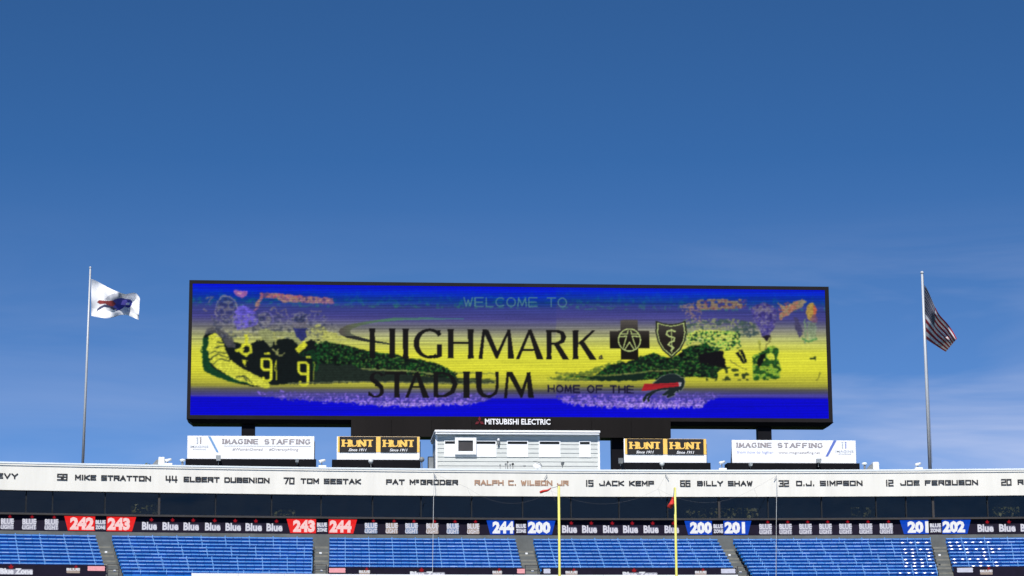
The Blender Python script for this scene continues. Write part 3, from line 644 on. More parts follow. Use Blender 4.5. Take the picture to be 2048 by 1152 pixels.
poly(1, [(810,570),(885,515),(895,550),(835,600)], Y1, .95); poly(1, [(595,600),(640,598),(640,615),(600,614)], Y1); poly(1, [(890,625),(930,622),(930,638),(892,638)], Y1)
poly(1, [(920,420),(980,400),(1040,430),(1060,500),(980,500),(930,490)], (120,124,96), .7); paint((ell(1,985,465,60,70) < 1) & (N1 > .5), (190,192,110), .8)
poly(1, [(830,610),(960,560),(1000,520),(1080,560),(1000,640),(950,800),(930,640)], (18,76,36), .6, extra=N1 > .42)
poly(1, [(1224,545),(1100,535),(1010,495),(1010,440),(1080,450),(1224,470)], (196,198,96), .7, extra=N2 > .3)
def numeral(x, y, w, h, what):
    t = w*.27; q = {'9': [[(x,y),(x+w,y),(x+w,y+h),(x+.15*w,y+h),(x+.15*w,y+h-t*1.2)], [(x,y),(x,y+h*.5),(x+w,y+h*.5)]], '4': [[(x+w*.8,y),(x,y+h*.55),(x+w,y+h*.55)], [(x+w*.8,y),(x+w*.8,y+h)]], 'i': [[(x,y),(x+w,y),(x+w*.2,y+h*.5),(x,y+h)]]}[what]
    for s in q:
        z = []
        for i, p in enumerate(s):                      # cut the corners
            if 0 < i < len(s)-1:
                for o_ in (s[i-1], s[i+1]):
                    L = math.hypot(o_[0]-p[0], o_[1]-p[1]); c = min(15, L*.4)/L; z.append((p[0]+(o_[0]-p[0])*c, p[1]+(o_[1]-p[1])*c))
            else: z.append(p)
        line(1, z, t/3.6, Y1)
numeral(577,642,66,155,'9'); numeral(662,650,22,140,'4'); numeral(838,668,66,160,'9'); numeral(940,668,14,155,'i')
line(1, [(760,815),(1224,805)], 2.5, (130,136,90), .8, True)
# right figure
m = inpoly(K(4)([(0,310),(120,290),(260,300),(420,300),(560,330),(600,440),(440,440),(300,400),(60,430),(0,500)]), WX, WY); paint(m & (N1 > .55), (150,158,110), .8); paint(m & (N2 < .33), (62,84,82), .8)
m = inpoly(K(4)([(60,170),(200,150),(350,150),(500,150),(500,220),(340,230),(200,235),(60,235)]), WX, WY); paint(m & (N2 > .45), (172,138,88), .75); paint(m & (N1 > .66), (124,70,88), .7); paint(m & (N2 < .3), (66,62,140), .6)
m = inpoly(K(3)([(1210,200),(1300,170),(1382,165),(1382,330),(1260,300)]), WX, WY); paint(m & (N1 > .5), (150,124,120), .7)
poly(4, [(30,420),(140,380),(260,390),(420,400),(450,470),(430,500),(330,500),(250,540),(140,440),(60,500)], (206,214,96), .9); 
m = inpoly(K(4)([(30,400),(450,390),(450,520),(240,560),(120,470),(30,520)]), WX, WY); paint(m & (N1 < .36), (20,52,36), .9); paint(m & (N3 > .72), (40,170,60), .6)
poly(4, [(130,575),(200,560),(310,545),(345,680),(290,670),(190,640),(130,640)], (16,14,20))
poly(4, [(410,560),(435,550),(490,640),(475,645)], dk); poly(4, [(440,538),(465,535),(508,632),(492,638)], dk); line(4, [(370,620),(440,665),(500,690)], 2, (80,84,50), .8, True)
m = inpoly(K(4)([(180,660),(400,670),(520,720),(520,770),(180,770)]), WX, WY); paint(m & (N2 < .42), (26,44,30), .85)
poly(4, [(460,340),(520,330),(560,370),(590,420),(520,450),(480,420)], (52,70,84), .7, extra=N1 > .35)
m = poly(4, [(530,230),(570,190),(640,175),(710,200),(745,250),(735,330),(705,400),(660,460),(620,440),(600,380),(560,310)], (78,70,146), .95)
paint(m & (N1 > .62), (130,124,150), .7); paint(m & (N2 < .3), (52,46,116), .8); poly(4, [(545,225),(600,195),(680,210),(700,250),(600,255)], (120,112,130), .7, extra=N2 > .4)
poly(4, [(620,430),(690,430),(655,472)], (34,28,40)); line(4, [(600,470),(612,560),(640,575)], 3.5, (150,156,60), .8, True); line(4, [(690,440),(650,520),(610,570)], 3, (110,110,60), .8, True)
poly(4, [(745,180),(800,205),(860,170),(935,150),(965,165),(930,210),(870,240),(800,290),(765,310),(755,280),(780,240)], (158,140,104), .9); paint(inpoly(K(4)([(745,180),(965,150),(930,210),(765,310)]), WX, WY) & (N1 > .58), (190,90,80), .5)
e = ell(4,1008,245,40,72); paint(e < 1, (184,150,70), .95); paint((e < 1) & (PX > 1360+1025/3.84), (190,96,70), .9); paint((ell(4,1030,300,28,32) < 1), (120,84,110), .8)
poly(4, [(870,285),(900,300),(945,400),(915,450),(885,380)], (70,66,104), .9); line(4, [(960,310),(965,440),(960,490)], 3, (120,150,110), .8, True); poly(4, [(975,320),(1050,330),(1040,450),(985,470)], (130,160,118), .5); line(4, [(940,455),(990,480),(1045,450)], 4, (60,130,70), .7, True)
m = poly(4, [(545,590),(590,570),(650,530),(700,505),(745,530),(745,610),(765,660),(765,750),(700,765),(550,770)], (26,66,30), .95)
paint(m & (N2 > .55), (170,196,60), .9); paint(m & (N3 > .7), (40,130,50), .7); poly(4, [(600,580),(650,560),(640,600),(600,680),(580,640)], (14,16,18)); e = ell(4,690,590,26,28); paint(e < 1, (214,222,70))
poly(4, [(995,600),(1045,590),(1045,630),(1035,612),(1000,614)], (40,60,30)); line(4, [(1075,715),(1050,770)], 2.6, (110,110,40), .8, True)
def soften(k=1):
    for _ in range(k):
        for ax in (0, 1): IMG[:] = .25*np.roll(IMG, 1, ax)+.5*IMG+.25*np.roll(IMG, -1, ax)
lum = IMG.mean(-1)
fine = ((vnoise(PX/1.3, PY/1.2, 21)-.5)*.5+(vnoise(PX/2.4, PY/2.0, 22)-.5)*.6)
figs = np.abs(IMG-IMG0).sum(-1) > 12
IMG *= (1+fine*np.where(figs, .50, .07))[..., None]; soften(1)
# lettering of the picture
INK = (19,17,20)
def P(k, *pts): poly(k, pts, INK, .97, False)
sw = [(1000,298),(700,291),(450,294),(250,322),(110,348),(58,378),(45,402),(62,425),(110,447),(250,476),(430,497),(430,486),(280,461),(170,430),(138,412),(130,396),(150,376),(220,350),(330,328),(520,312),(760,306),(1000,306)]
msk = inpoly(K(2)(sw), PX, PY); IMG[msk] = np.stack([np.interp(PX[msk], [668,700,760,920], [84,96,80,70]), np.interp(PX[msk], [668,700,760,920], [76,104,122,116]), np.interp(PX[msk], [668,700,760,920], [76,84,104,140])], -1)
paint(msk & (PY > 672), (30,30,34), .8)
def stem(k, x0, x1, y0, y1): P(k, (x0-4,y0),(x1+4,y0),(x1-1,y0+30),(x1-1,y1-30),(x1+3,y1),(x0-3,y1),(x0+1,y1-30),(x0+1,y0+30))
stem(2,280,322,374,600); stem(2,432,474,374,600); stem(2,534,576,376,602)
def gring(k, cx, cy, rx, ry, tx, ty, a0, a1):
    (x, y), = K(k)([(cx,cy)]); s = 3.84; X, Y = (PX-x)*s, (PY-y)*s
    an = np.degrees(np.arctan2(-Y, X)) % 360; inr = ((X/rx)**2+(Y/ry)**2 < 1) & ((X/(rx-tx))**2+(Y/(ry-ty))**2 > 1)
    paint(inr & (an > a0) & (an < a1), INK, .97)
gring(2,738,490,122,114,42,20,38,300); P(2,(793,497),(832,495),(832,588),(800,600),(770,604),(770,588),(793,580)); P(2,(800,385),(822,388),(818,428),(808,420)); P(2,(705,585),(800,575),(805,595),(740,604),(705,600))
stem(2,878,920,380,603); stem(2,1031,1074,382,605); P(2,(915,476),(1035,478),(1035,496),(915,494))
P(2,(1144,385),(1162,400),(1142,606),(1112,606)); P(2,(1144,382),(1188,385),(1262,560),(1245,607)); P(2,(1238,600),(1248,570),(1338,384),(1356,384),(1258,607)); P(2,(1334,384),(1356,382),(1386,607),(1338,607))
P(3,(-60,608),(38,384),(60,384),(-34,608)); P(3,(34,384),(60,382),(152,610),(100,610)); P(3,(-10,530),(80,530),(80,546),(-14,546))
stem(3,176,214,388,611); P(3,(205,388),(270,386),(310,400),(328,440),(312,482),(270,498),(205,500),(205,484),(255,480),(284,462),(288,436),(278,414),(250,404),(205,404)); P(3,(232,496),(272,492),(350,612),(300,612))
stem(3,379,420,390,611); P(3,(416,490),(528,390),(552,390),(440,498)); P(3,(424,480),(462,470),(562,613),(510,613))
e = ell(3,597,598,17,17); paint(e < 1, (40,36,40), .9); paint(ell(3,597,598,7,7) < 1, (150,150,60), .8)
# cross and shield emblems
CR = (24,20,16); PAL = (186,204,128)
for q in ([(748,310),(882,310),(885,613),(752,613)], [(663,393),(970,393),(972,527),(664,527)]): poly(3, q, CR, 1, False)
cm = inpoly(K(3)([(748,310),(882,310),(885,613),(752,613)]), PX, PY) | inpoly(K(3)([(663,393),(970,393),(972,527),(664,527)]), PX, PY)
IMG += (cm*np.clip((683-PY)/40, 0, 1)*62)[..., None]*np.array([1,.98,1.0])
def circ(k, cx, cy, r0, r1, col):
    (x, y), = K(k)([(cx,cy)]); d = np.hypot(PX-x, PY-y)*3.84; paint((d > r0) & (d < r1), col)
circ(3,817,463,80,90,PAL)
for q in ([(740,437),(795,434),(770,520)], [(895,437),(838,434),(866,520)], [(782,534),(817,480),(852,534)], [(750,415),(800,418),(806,390)], [(884,415),(834,418),(828,390)]): line(3, q, 2.3, PAL)
SH = [(1022,316),(1080,334),(1140,342),(1200,334),(1252,316),(1264,400),(1250,470),(1215,540),(1145,602),(1075,545),(1036,480),(1018,400)]
poly(3, SH, (46,48,40), 1, False); ins = lambda s: [(1142+(a-1142)*s, 452+(b-452)*s) for a, b in SH]
poly(3, ins(.90), PAL, 1, False); poly(3, ins(.83), (36,32,28), 1, False); sm = inpoly(K(3)(ins(.83)), PX, PY); IMG += (sm*np.clip((678-PY)/30, 0, 1)*34)[..., None]
line(3, [(1172,398),(1145,388),(1112,396),(1104,420),(1130,438),(1166,446),(1164,470),(1130,482),(1118,500),(1150,514),(1160,524),(1140,544)], 3.2, PAL); line(3, [(1142,380),(1145,560)], 1.6, PAL, .8)
# STADIUM
gring(2,338,752,58,46,30,14,20,275); gring(2,325,852,64,50,30,14,-1,95); gring(2,325,852,64,50,30,14,205,361); P(2,(270,858),(282,855),(292,890),(268,888)); P(2,(300,750),(345,775),(385,815),(378,850),(340,815),(290,780))
P(2,(395,705),(562,705),(566,740),(555,724),(405,722),(394,740)); stem(2,468,508,710,900)
P(2,(550,902),(628,708),(650,708),(576,902)); P(2,(626,708),(652,706),(734,902),(684,902)); P(2,(590,812),(690,812),(690,828),(586,828))
stem(2,768,804,705,900); P(2,(790,705),(850,705),(920,735),(952,800),(925,868),(860,900),(790,901),(790,884),(845,880),(895,850),(912,802),(895,750),(845,722),(790,722))
stem(2,996,1042,705,904); P(2,(1090,705),(1138,705),(1136,830),(1150,868),(1180,884),(1215,876),(1238,850),(1244,800),(1242,705),(1268,705),(1268,820),(1250,875),(1200,905),(1140,898),(1105,865),(1092,820))
P(2,(1328,705),(1346,720),(1330,905),(1306,905)); P(2,(1326,703),(1372,706),(1448,850),(1434,900)); P(3,(-28,900),(-20,850),(28,712),(48,708),(-12,905)); P(3,(20,712),(50,708),(78,905),(34,905))
def raster_text(text, x0, x1, y0, y1, w, col, a, gap, slope=0):
    pl, _ = strokes(text, RF, gap); m = np.zeros(PX.shape, bool)
    bb = (PY > y0-8) & (PY < y1+8) & (PX > x0-4) & (PX < x1+4); X, Y = PX[bb], PY[bb]; mm = np.zeros(X.shape, bool)
    for s in pl:
        q = [(x0+u*(x1-x0), y1-v*(y1-y0)+slope*u) for u, v in s]
        for p, r in zip(q, q[1:]): mm |= seg(p, r, w, X, Y)
    m[bb] = mm; paint(m, col, a)
raster_text('WELCOME TO', 921, 1126, 595.5, 613, 2.3, (88,138,146), .85, .32, 1.5)
raster_text('HOME OF THE', 1089, 1260, 770.5, 783.5, 3.0, (22,18,52), .97, .42, 2)
# charging animal emblem
BF = [(1000,792),(1040,765),(1070,742),(1120,724),(1165,722),(1195,735),(1215,750),(1238,755),(1245,785),(1236,820),(1215,850),(1200,840),(1195,860),(1180,850),(1160,870),(1170,880),(1110,905),(1102,892),(1120,875),(1090,886),(1068,880),(1110,850),(1125,838),(1060,845),(1020,858),(985,885),(970,912),(975,928),(960,936),(952,908),(972,880),(950,897),(940,925),(925,936),(918,912),(945,875),(990,852),(1035,838),(1000,830)]
poly(3, [(x+(6 if x > 1100 else -6), y+(-5 if y < 800 else 5)) for x, y in BF], (118,128,126), .7, False); poly(3, BF, (26,38,42), 1, False)
poly(3, [(908,850),(932,796),(1000,797),(1150,790),(1208,784),(1215,800),(1195,818),(1080,828),(1040,836),(960,848)], (176,34,44), 1, False); line(3, [(935,812),(1190,800)], 1.2, (120,20,34), .8)
poly(3, [(1196,786),(1222,785),(1216,815),(1202,818)], (180,184,190), .9, False)
# LED structure: fine rows
soften(1); IMG *= (1-.17*((np.arange(NY) % 3) == 0))[:, None, None]; IMG *= (.95+.08*N3)[..., None]
IMG = np.clip(IMG, 0, 255)/255; LINI = np.where(IMG <= .04045, IMG/12.92, ((IMG+.055)/1.055)**2.4)
def grid_mesh(name, P3, col, m, parent):
    ny, nx = P3.shape[:2]; me = bpy.data.meshes.new(name); off = np.array(parent_world(parent))
    me.vertices.add(nx*ny); me.vertices.foreach_set('co', (P3-off).reshape(-1).astype(np.float32))
    idx = np.arange(nx*ny).reshape(ny, nx); q = np.stack([idx[1:,:-1], idx[1:,1:], idx[:-1,1:], idx[:-1,:-1]], -1).reshape(-1, 4)
    me.loops.add(q.size); me.loops.foreach_set('vertex_index', q.reshape(-1).astype(np.int32))
    me.polygons.add(len(q)); me.polygons.foreach_set('loop_start', np.arange(0, q.size, 4, dtype=np.int32)); me.polygons.foreach_set('loop_total', np.full(len(q), 4, np.int32))
    me.update(calc_edges=True); at_ = me.color_attributes.new('Col', 'FLOAT_COLOR', 'POINT')
    at_.data.foreach_set('color', np.concatenate([col.reshape(-1,3), np.ones((nx*ny,1))], 1).reshape(-1).astype(np.float32))
    me.materials.append(m); o = bpy.data.objects.new(name, me); C.objects.link(o); o.parent = parent; return o
P3 = np.stack([sx0+U*(sx1-sx0), np.full(U.shape, YB-.02), sz1-V*(sz1-sz0)], -1)
grid_mesh('screen', P3, LINI, vcol('led_screen', True), sb)

# ------------------------------------------------------------------ billboards on the roof
ROOFZ = zf1-.25
def lamp_box(px, py, w, h, Y, nm, label, m=M['lamp'], cat='floodlight', group='small lamps on the roof edge'):
    c = at(px, py, Y); t = thing(nm, label, cat, (c.x, Y, c.z-.4), group)
    mb = MB(); mb.hexa([(c.x-w*.8,Y-.12,c.z-h),(c.x+w*.8,Y-.12,c.z-h),(c.x+w*.7,Y+.2,c.z-h),(c.x-w*.7,Y+.2,c.z-h),(c.x-w,Y-.25,c.z+h),(c.x+w,Y-.25,c.z+h),(c.x+w*.7,Y+.25,c.z+h),(c.x-w*.7,Y+.25,c.z+h)])
    mb.build('lamp_head', m, t)
    mb = MB(); mb.tube([(c.x,Y+.05,c.z-h-.005),(c.x,Y+.05,min(c.z-h-.15, ROOFZ+.6))], .03, 6); mb.build('bracket', M['grey'], t); return t
YS = 154.6
def billboard(x0, y0, x1, y1, bx0, by0, bx1, by1, label, group):
    X0, X1, Z0, Z1 = prect(x0,y0,x1,y1,YS)
    t = thing('billboard', label, 'billboard', ((X0+X1)/2, YS, ROOFZ), group)
    mb = MB(); mb.box(X0, X1, YS, YS+.18, Z0, Z1); mb.build('panel', M['signwhite'], t, bevel=.015)
    b = prect(bx0,by0,bx1,by1,YS-.2); mb = MB(); mb.box(b[0], b[1], YS-.25, YS+.9, ROOFZ, Z0-.01)
    mb.build('base', M['black'], t)
    for k in range(6):
        x = X0+(X1-X0)*(k+.02)/5.04; mb = MB(); mb.hexa([(x,YS+.185,Z0),(x+.08,YS+.185,Z0),(x+.08,YS+.85,Z0),(x,YS+.85,Z0),(x,YS+.185,Z1-.3),(x+.08,YS+.185,Z1-.3),(x+.08,YS+.26,Z1-.3),(x,YS+.26,Z1-.3)]); mb.build('strut', M['black'], t)
    return t
def slashm(x0t, x1t, yt, x0b, x1b, yb, m, t):
    a, b, c, d = at(x0b,yb,YS), at(x1b,yb,YS), at(x1t,yt,YS), at(x0t,yt,YS); mb = MB(); mb.keep = True
    mb.add([(p.x, YS-.012, p.z) for p in (a,b,c,d)], [(0,1,2,3)]); mb.build('slanted_stripe', m, t)
def hbars(xa, ya, t, flip):
    for k, (dx, m) in enumerate(((0, M['paletext']), (6.5, M['greytext']))):
        if flip: m = (M['paletext'], M['bluetext'])[k]
        mb = MB(); r = prect(xa+dx, ya+3, xa+dx+2.6, ya+12.5, YS); mb.box(r[0], r[1], YS-.02, YS-.004, r[2], r[3]); r = prect(xa+dx-.6, ya-.3, xa+dx+2.8, ya+1.6, YS); mb.box(r[0], r[1], YS-.02, YS-.004, r[2], r[3])
        mb.build('logo', m, t)
t = billboard(374.5,872,628.5,918.5, 371,919,632.5,931, 'wide white staffing billboard left of the press box, grey capitals and slanted blue stripe', 'wide white billboards on the roof')
flat_strokes('IMAGINE STAFFING', prect(444,877.3,621.5,889,YS), YS-.012, M['greytext'], t, .10, gap=.42, thin=.55)
slashm(416,421,872.6,433,437.5,904.5, M['slash'], t); hbars(393.5, 874.8, t, False)
flat_text('IMAGINE', prect(380,891,417,895.5,YS), YS-.012, M['paletext'], t); flat_text('STAFFING', prect(386,897.5,412,900,YS), YS-.012, M['paletext'], t)
flat_text('#WomanOwned  -  #DiversityHiring', prect(465,896,597,903,YS), YS-.012, M['greytext'], t, shear=.2, bold=.0)
mb = MB(); r = prect(448,891.6,622,892.5,YS); mb.box(r[0], r[1], YS-.015, YS-.004, r[2], r[3]); mb.build('underline', M['paletext'], t)
t = billboard(1464,880.5,1712,926.6, 1455,927,1719,938, 'wide white staffing billboard right of the press box, blue stripe near its right end', 'wide white billboards on the roof')
flat_strokes('IMAGINE STAFFING', prect(1472,884.8,1646,896.2,YS), YS-.012, M['greytext'], t, .10, gap=.42, thin=.55)
slashm(1667,1673,881,1651,1656,913, M['slash2'], t); hbars(1683.5, 884, t, True)
flat_text('IMAGINE', prect(1671,900.5,1707,905,YS), YS-.012, M['paletext'], t); flat_text('STAFFING', prect(1677,907,1702,909.5,YS), YS-.012, M['paletext'], t)
flat_text('from how to higher', prect(1474,901.5,1547,909,YS), YS-.012, M['bluetext'], t, shear=.2, bold=.0); flat_text('www.imaginestaffing.net', prect(1557,903,1640,909,YS), YS-.012, M['greytext'], t, bold=0)
def hunt(X0, Y0, X1, Y1, p1, p2, base, label):
    t = billboard(X0, Y0, X1, Y1, *base, label, 'black and gold double billboards on the roof')
    r = prect(X0+2, p1[1]-.3, X1-.5, p1[3]-.3, YS); mb = MB(); mb.box(r[0], r[1], YS-.02, YS-.003, r[2], r[3]); mb.build('gold_backing', M['gold'], t)
    for p in (p1, p2):
        r = prect(*p, YS); mb = MB(); mb.box(r[0], r[1], YS-.05, YS-.021, r[2], r[3]); sg = mb.build('sign_face', M['signblack'], t)
        w, h = p[2]-p[0], p[3]-p[1]
        flat_strokes('HUNT', prect(p[0]+w*.07, p[1]+h*.15, p[0]+w*.95, p[1]+h*.69, YS), YS-.053, M['gold'], sg, .16, gap=.36, thin=.45)
        flat_text('Since 1911', prect(p[0]+w*.25, p[1]+h*.76, p[0]+w*.74, p[1]+h*.94, YS), YS-.06, M['signwhite'], sg, shear=.3, bold=.02)
    return t
hunt(673.5,873,839.5,920, (679,873.6,752,904.6), (761,874,834,905), (664,920.5,841,932), 'double black and gold sign left of the press box on a white backing')
hunt(1248,877.5,1413,925.8, (1254,878,1326,909), (1334.5,878.4,1407,909.5), (1247,926,1421,937), 'double black and gold sign right of the press box on a white backing')

# ------------------------------------------------------------------ press box
YP = 154.3
px0, px1 = at(871.5,905,YP).x, at(1199,905,YP).x; pz1 = at(1035,870.3,YP).z; pz0 = ROOFZ
pb = thing('press_box', 'small white clapboard press box on the roof under the scoreboard', 'press box', ((px0+px1)/2, YP, pz0))
mb = MB(); mb.box(px0+.06, px1-.06, YP+.05, YP+5, pz0, pz1-.01); mb.build('wall', M['siding'], pb)
wins = [(890,991), (1015.5,1054.5), (1079.5,1119), (1160,1179.5)]
wz0, wz1 = at(1035,912,YP).z, at(1035,883.2,YP).z
pitch = .288; z = pz1-.03; segs = []
wx = [(at(a,900,YP).x, at(b,900,YP).x) for a, b in wins]
while z > pz0+.05:
    zt_, zb2 = z, max(z-pitch, pz0)
    spans = [(px0+.10, px1-.10)]
    if zb2 < wz1+.05 and zt_ > wz0-.05:
        spans = []; s = px0+.10
        for a, b in wx: spans.append((s, a-.06)); s = b+.06
        spans.append((s, px1-.10))
    for a, b in spans:
        mb = MB(); mb.hexa([(a,YP-.005,zb2+.004),(b,YP-.005,zb2+.004),(b,YP+.049,zb2+.004),(a,YP+.049,zb2+.004),(a,YP+.03,zt_),(b,YP+.03,zt_),(b,YP+.049,zt_),(a,YP+.049,zt_)]); mb.build('siding_board', M['siding'], pb)
    z -= pitch
for a in (px0-.02, px1-.11):
    mb = MB(); mb.box(a, a+.13, YP-.02, YP+.06, pz0, pz1-.02); mb.build('corner_trim', M['white'], pb)
for a, b in wx:
    f_ = MB(); f_.box(a-.06, b+.06, YP-.03, YP+.048, wz0-.07, wz0-.003); f_.box(a-.06, b+.06, YP-.03, YP+.048, wz1+.003, wz1+.08); f_.box(a-.06, a-.001, YP-.029, YP+.048, wz0-.002, wz1+.002); f_.box(b+.001, b+.06, YP-.029, YP+.048, wz0-.002, wz1+.002)
    w_ = f_.build('window', M['white'], pb)
    mb = MB(); mb.box(a, b, YP+.02, YP+.045, wz0, wz1-.17); mb.build('blind', M['blind'], w_)
    mb = MB(); mb.box(a, b, YP+.03, YP+.046, wz1-.168, wz1); mb.build('pane', M['dark'], w_)  # shade under the window head, put in as a dark strip above the blind
cz = [at(1035,862.3,YP-.5).z, at(1035,865.0,YP-.5).z, at(1035,870.8,YP-.5).z]
cx0, cx1 = at(869.5,865,YP-.5).x, at(1201,865,YP-.5).x
zt2 = at(1035,860.0,YP-.5).z
mb = MB(); mb.box(cx0, cx1, YP-.4, YP+5.2, cz[1]+.02, zt2); mb.build('cornice', M['white'], pb, bevel=.02)
mb = MB(); mb.box(cx0+.08, cx1-.08, YP-.34, YP+5.1, cz[1]-.02, cz[1]+.018); mb.build('cornice_joint', M['grey'], pb)
mb = MB(); mb.box(cx0+.05, cx1-.05, YP-.37, YP+5.15, pz1, cz[1]-.025); mb.build('cornice', M['white'], pb, bevel=.02)
# boxed-out serving window
o_ = [at(909.7,892,YP).x, at(952.3,892,YP).x, at(931,909.5,YP).z, at(931,875.8,YP).z]; i_ = [at(916.2,892,YP).x, at(945.7,892,YP).x, at(931,903,YP).z, at(931,881.5,YP).z]
mb = MB(); Y0_, Y1_ = YP-.20, YP+.02
mb.box(o_[0], o_[1], Y0_, Y1_, i_[3], o_[3]); mb.box(o_[0], o_[1], Y0_, Y1_, o_[2], i_[2]); mb.box(o_[0], i_[0], Y0_, Y1_, i_[2]+.001, i_[3]-.001); mb.box(i_[1], o_[1], Y0_, Y1_, i_[2]+.001, i_[3]-.001)
bw = mb.build('boxed_window', M['white'], pb)
mb = MB(); mb.box(i_[0]+.002, i_[1]-.002, YP-.12, YP-.10, i_[2]+.002, i_[3]-.002); mb.build('pane', M['mullion'], bw)
p = at(997, 883, YP-.12); t = mb = MB(); mb.ball((p.x, YP-.12, p.z-.12), .10, .8, .8, 1.5); mb.build('lamp', M['grey'], pb, smooth=True)
mb = MB(); mb.tube([(p.x,YP-.1,p.z+.26),(p.x,YP-.1,p.z+.04)], [.04,.12], 8); mb.build('lamp_cap', M['white'], pb, smooth=True)

# ------------------------------------------------------------------ small equipment along the roof edge
YE = 153.2
def eye(px): # the ring front in plan at that column
    f = ring(px, 930, RFa+.5)[0]; return rp(f, RFa+.45, 0).y
def put(nm, label, cat, px, group=None): 
    Y = eye(px); c = at(px, 930, Y); return thing(nm, label, cat, (c.x, Y, zf1), group), Y
GV = 'small fittings on the roof edge'
def horn(px, ptop, w, label, mirror=1):
    t, Y = put('horn_speaker', label, 'speaker', px, GV); c = at(px, ptop, Y); z1_ = c.z
    mb = MB(); mb.box(c.x-w, c.x+w, Y-.2, Y+.35, zf1+.02, z1_); mb.build('cabinet', M['white'], t, bevel=.05)
    mb = MB(); mb.hexa([(c.x-w-.45,Y,zf1),(c.x-w-.01,Y,zf1),(c.x-w-.01,Y+.3,zf1),(c.x-w-.45,Y+.3,zf1),(c.x-w-.12,Y,z1_-.15),(c.x-w-.01,Y,z1_-.15),(c.x-w-.01,Y+.3,z1_-.15),(c.x-w-.12,Y+.3,z1_-.15)]); mb.build('bracket', M['grey'], t)
horn(323.5, 914.5, .2, 'white upright horn speaker left of the left white billboard'); horn(1751, 924.5, .2, 'white upright horn speaker right of the right white billboard')
def camera_box(px, label, hy):
    t, Y = put('roof_camera', label, 'camera', px, GV); c = at(px, hy, Y)
    mb = MB(); mb.box(c.x-.25, c.x+.25, Y-.15, Y+.25, zf1+.005, zf1+.16); mb.build('base', M['white'], t, bevel=.02)
    mb = MB(); mb.tube([(c.x-.05,Y,zf1+.165),(c.x-.05,Y,c.z-.05)], .035, 6); mb.build('stalk', M['grey'], t)
    mb = MB(); mb.tube([(c.x-.2,Y-.1,c.z-.02),(c.x+.16,Y+.1,c.z+.1)], [.10,.08], 8); mb.build('housing', M['white'], t, smooth=True)
for px, hy, lb in ((337,921.5,'white roof camera beside the left horn speaker'), (645,923,'white roof camera between the left white billboard and the left gold sign'),
                   (1445,926,'white roof camera between the right gold sign and the right white billboard'), (1837,929.5,'white roof camera just left of the right flagpole')): camera_box(px, lb, hy)
def vent(px, py, label):
    t, Y = put('roof_vent', label, 'vent', px, GV); c = at(px, py, Y)
    mb = MB(); mb.tube([(c.x,Y,zf1),(c.x,Y,c.z-.05)], .07, 8); mb.build('pipe', M['grey'], t)
    mb = MB(); mb.ball((c.x,Y,c.z), .19, 1, 1, .5); mb.build('cap', M['cap'], t, smooth=True)
vent(365, 920.5, 'mushroom roof vent at the left end of the left white billboard'); vent(1729, 927.5, 'mushroom roof vent at the right end of the right white billboard')
GL = 'lamps in front of the roof signs'
lamp_box(437,916.5,.17,.17,YS-.7,'sign_lamp','pale box lamp in front of the left white billboard, near its blue stripe',group=GL)
lamp_box(594,922,.12,.10,YS-.7,'sign_lamp','small lamp in front of the right end of the left white billboard',group=GL)
lamp_box(1637,922,.17,.13,YS-.7,'sign_lamp','pale box lamp in front of the right white billboard, below its blue stripe',group=GL)
lamp_box(1501,929,.12,.10,YS-.7,'sign_lamp','small lamp in front of the left end of the right white billboard',group=GL)
lamp_box(1241,922,.17,.17,YS-.7,'loudspeaker','grey loudspeaker at the left end of the right gold sign',m=M['grey'],cat='speaker',group=None)
def globe(px, py, label, m, r=.17):
    c = at(px, py, YS-.6); t = thing('globe_lamp', label, 'lamp', (c.x, YS-.6, ROOFZ), GL)
    mb = MB(); mb.ball((c.x,YS-.6,c.z), r); mb.build('globe', m, t, smooth=True)
    mb = MB(); mb.tube([(c.x,YS-.6,c.z-r*.9),(c.x+.05,YS-.55,ROOFZ)], .035, 6); mb.build('stalk', M['grey'], t)
globe(741.5, 922.5, 'pale round lamp in front of the left gold sign', M['lamp']); globe(843.5, 919, 'grey round lamp at the right end of the left gold sign', M['grey'], .18); globe(1324, 927.5, 'pale round lamp in front of the right gold sign', M['lamp'])
t, Y = put('loudspeaker', 'black loudspeaker cabinet against the left side of the press box', 'speaker', 862); c = at(862, 913, Y)
mb = MB(); mb.box(c.x-.2, c.x+.2, Y, Y+.4, zf1-.1, c.z); mb.build('cabinet', M['black'], t, bevel=.02); mb = MB(); mb.box(c.x-.16, c.x+.16, Y-.03, Y-.002, zf1+.02, c.z-.06); mb.build('grille', M['grey'], t)
# fittings in front of the press box
def dish(px, py, label):
    Yd = YP-.9; c = at(px, py, Yd); t = thing('roof_dish', label, 'antenna', (c.x, Yd, zf1-.1), GV)
    mb = MB(); mb.ball((c.x,Yd,c.z), .30, 1, .25, .62); mb.build('dish', M['white'], t, smooth=True)
    pts = [(c.x-.28,Yd-.02,c.z+.30),(c.x-.05,Yd-.15,c.z+.28),(c.x+.2,Yd-.12,c.z+.14),(c.x+.28,Yd-.05,c.z-.05)]; mb = MB(); mb.tube(pts, .022, 6); mb.build('arm', M['grey'], t)
    mb = MB(); mb.tube([(c.x,Yd+.05,c.z-.1),(c.x,Yd+.05,zf1-.3)], .04, 6); mb.build('mast', M['grey'], t)
dish(1075, 932, 'small white dish antenna in front of the press box')
lamp_box(1125, 927.5, .11, .09, YP-.8, 'floodlight', 'small dark floodlight on a stand before the right part of the press box', m=M['grey'], group=None)
Yd = YP-.9; c = at(1013, 930, Yd); t = thing('camera_cluster', 'cluster of small cameras on the roof edge before the press box', 'camera', (c.x, Yd, zf1-.1))
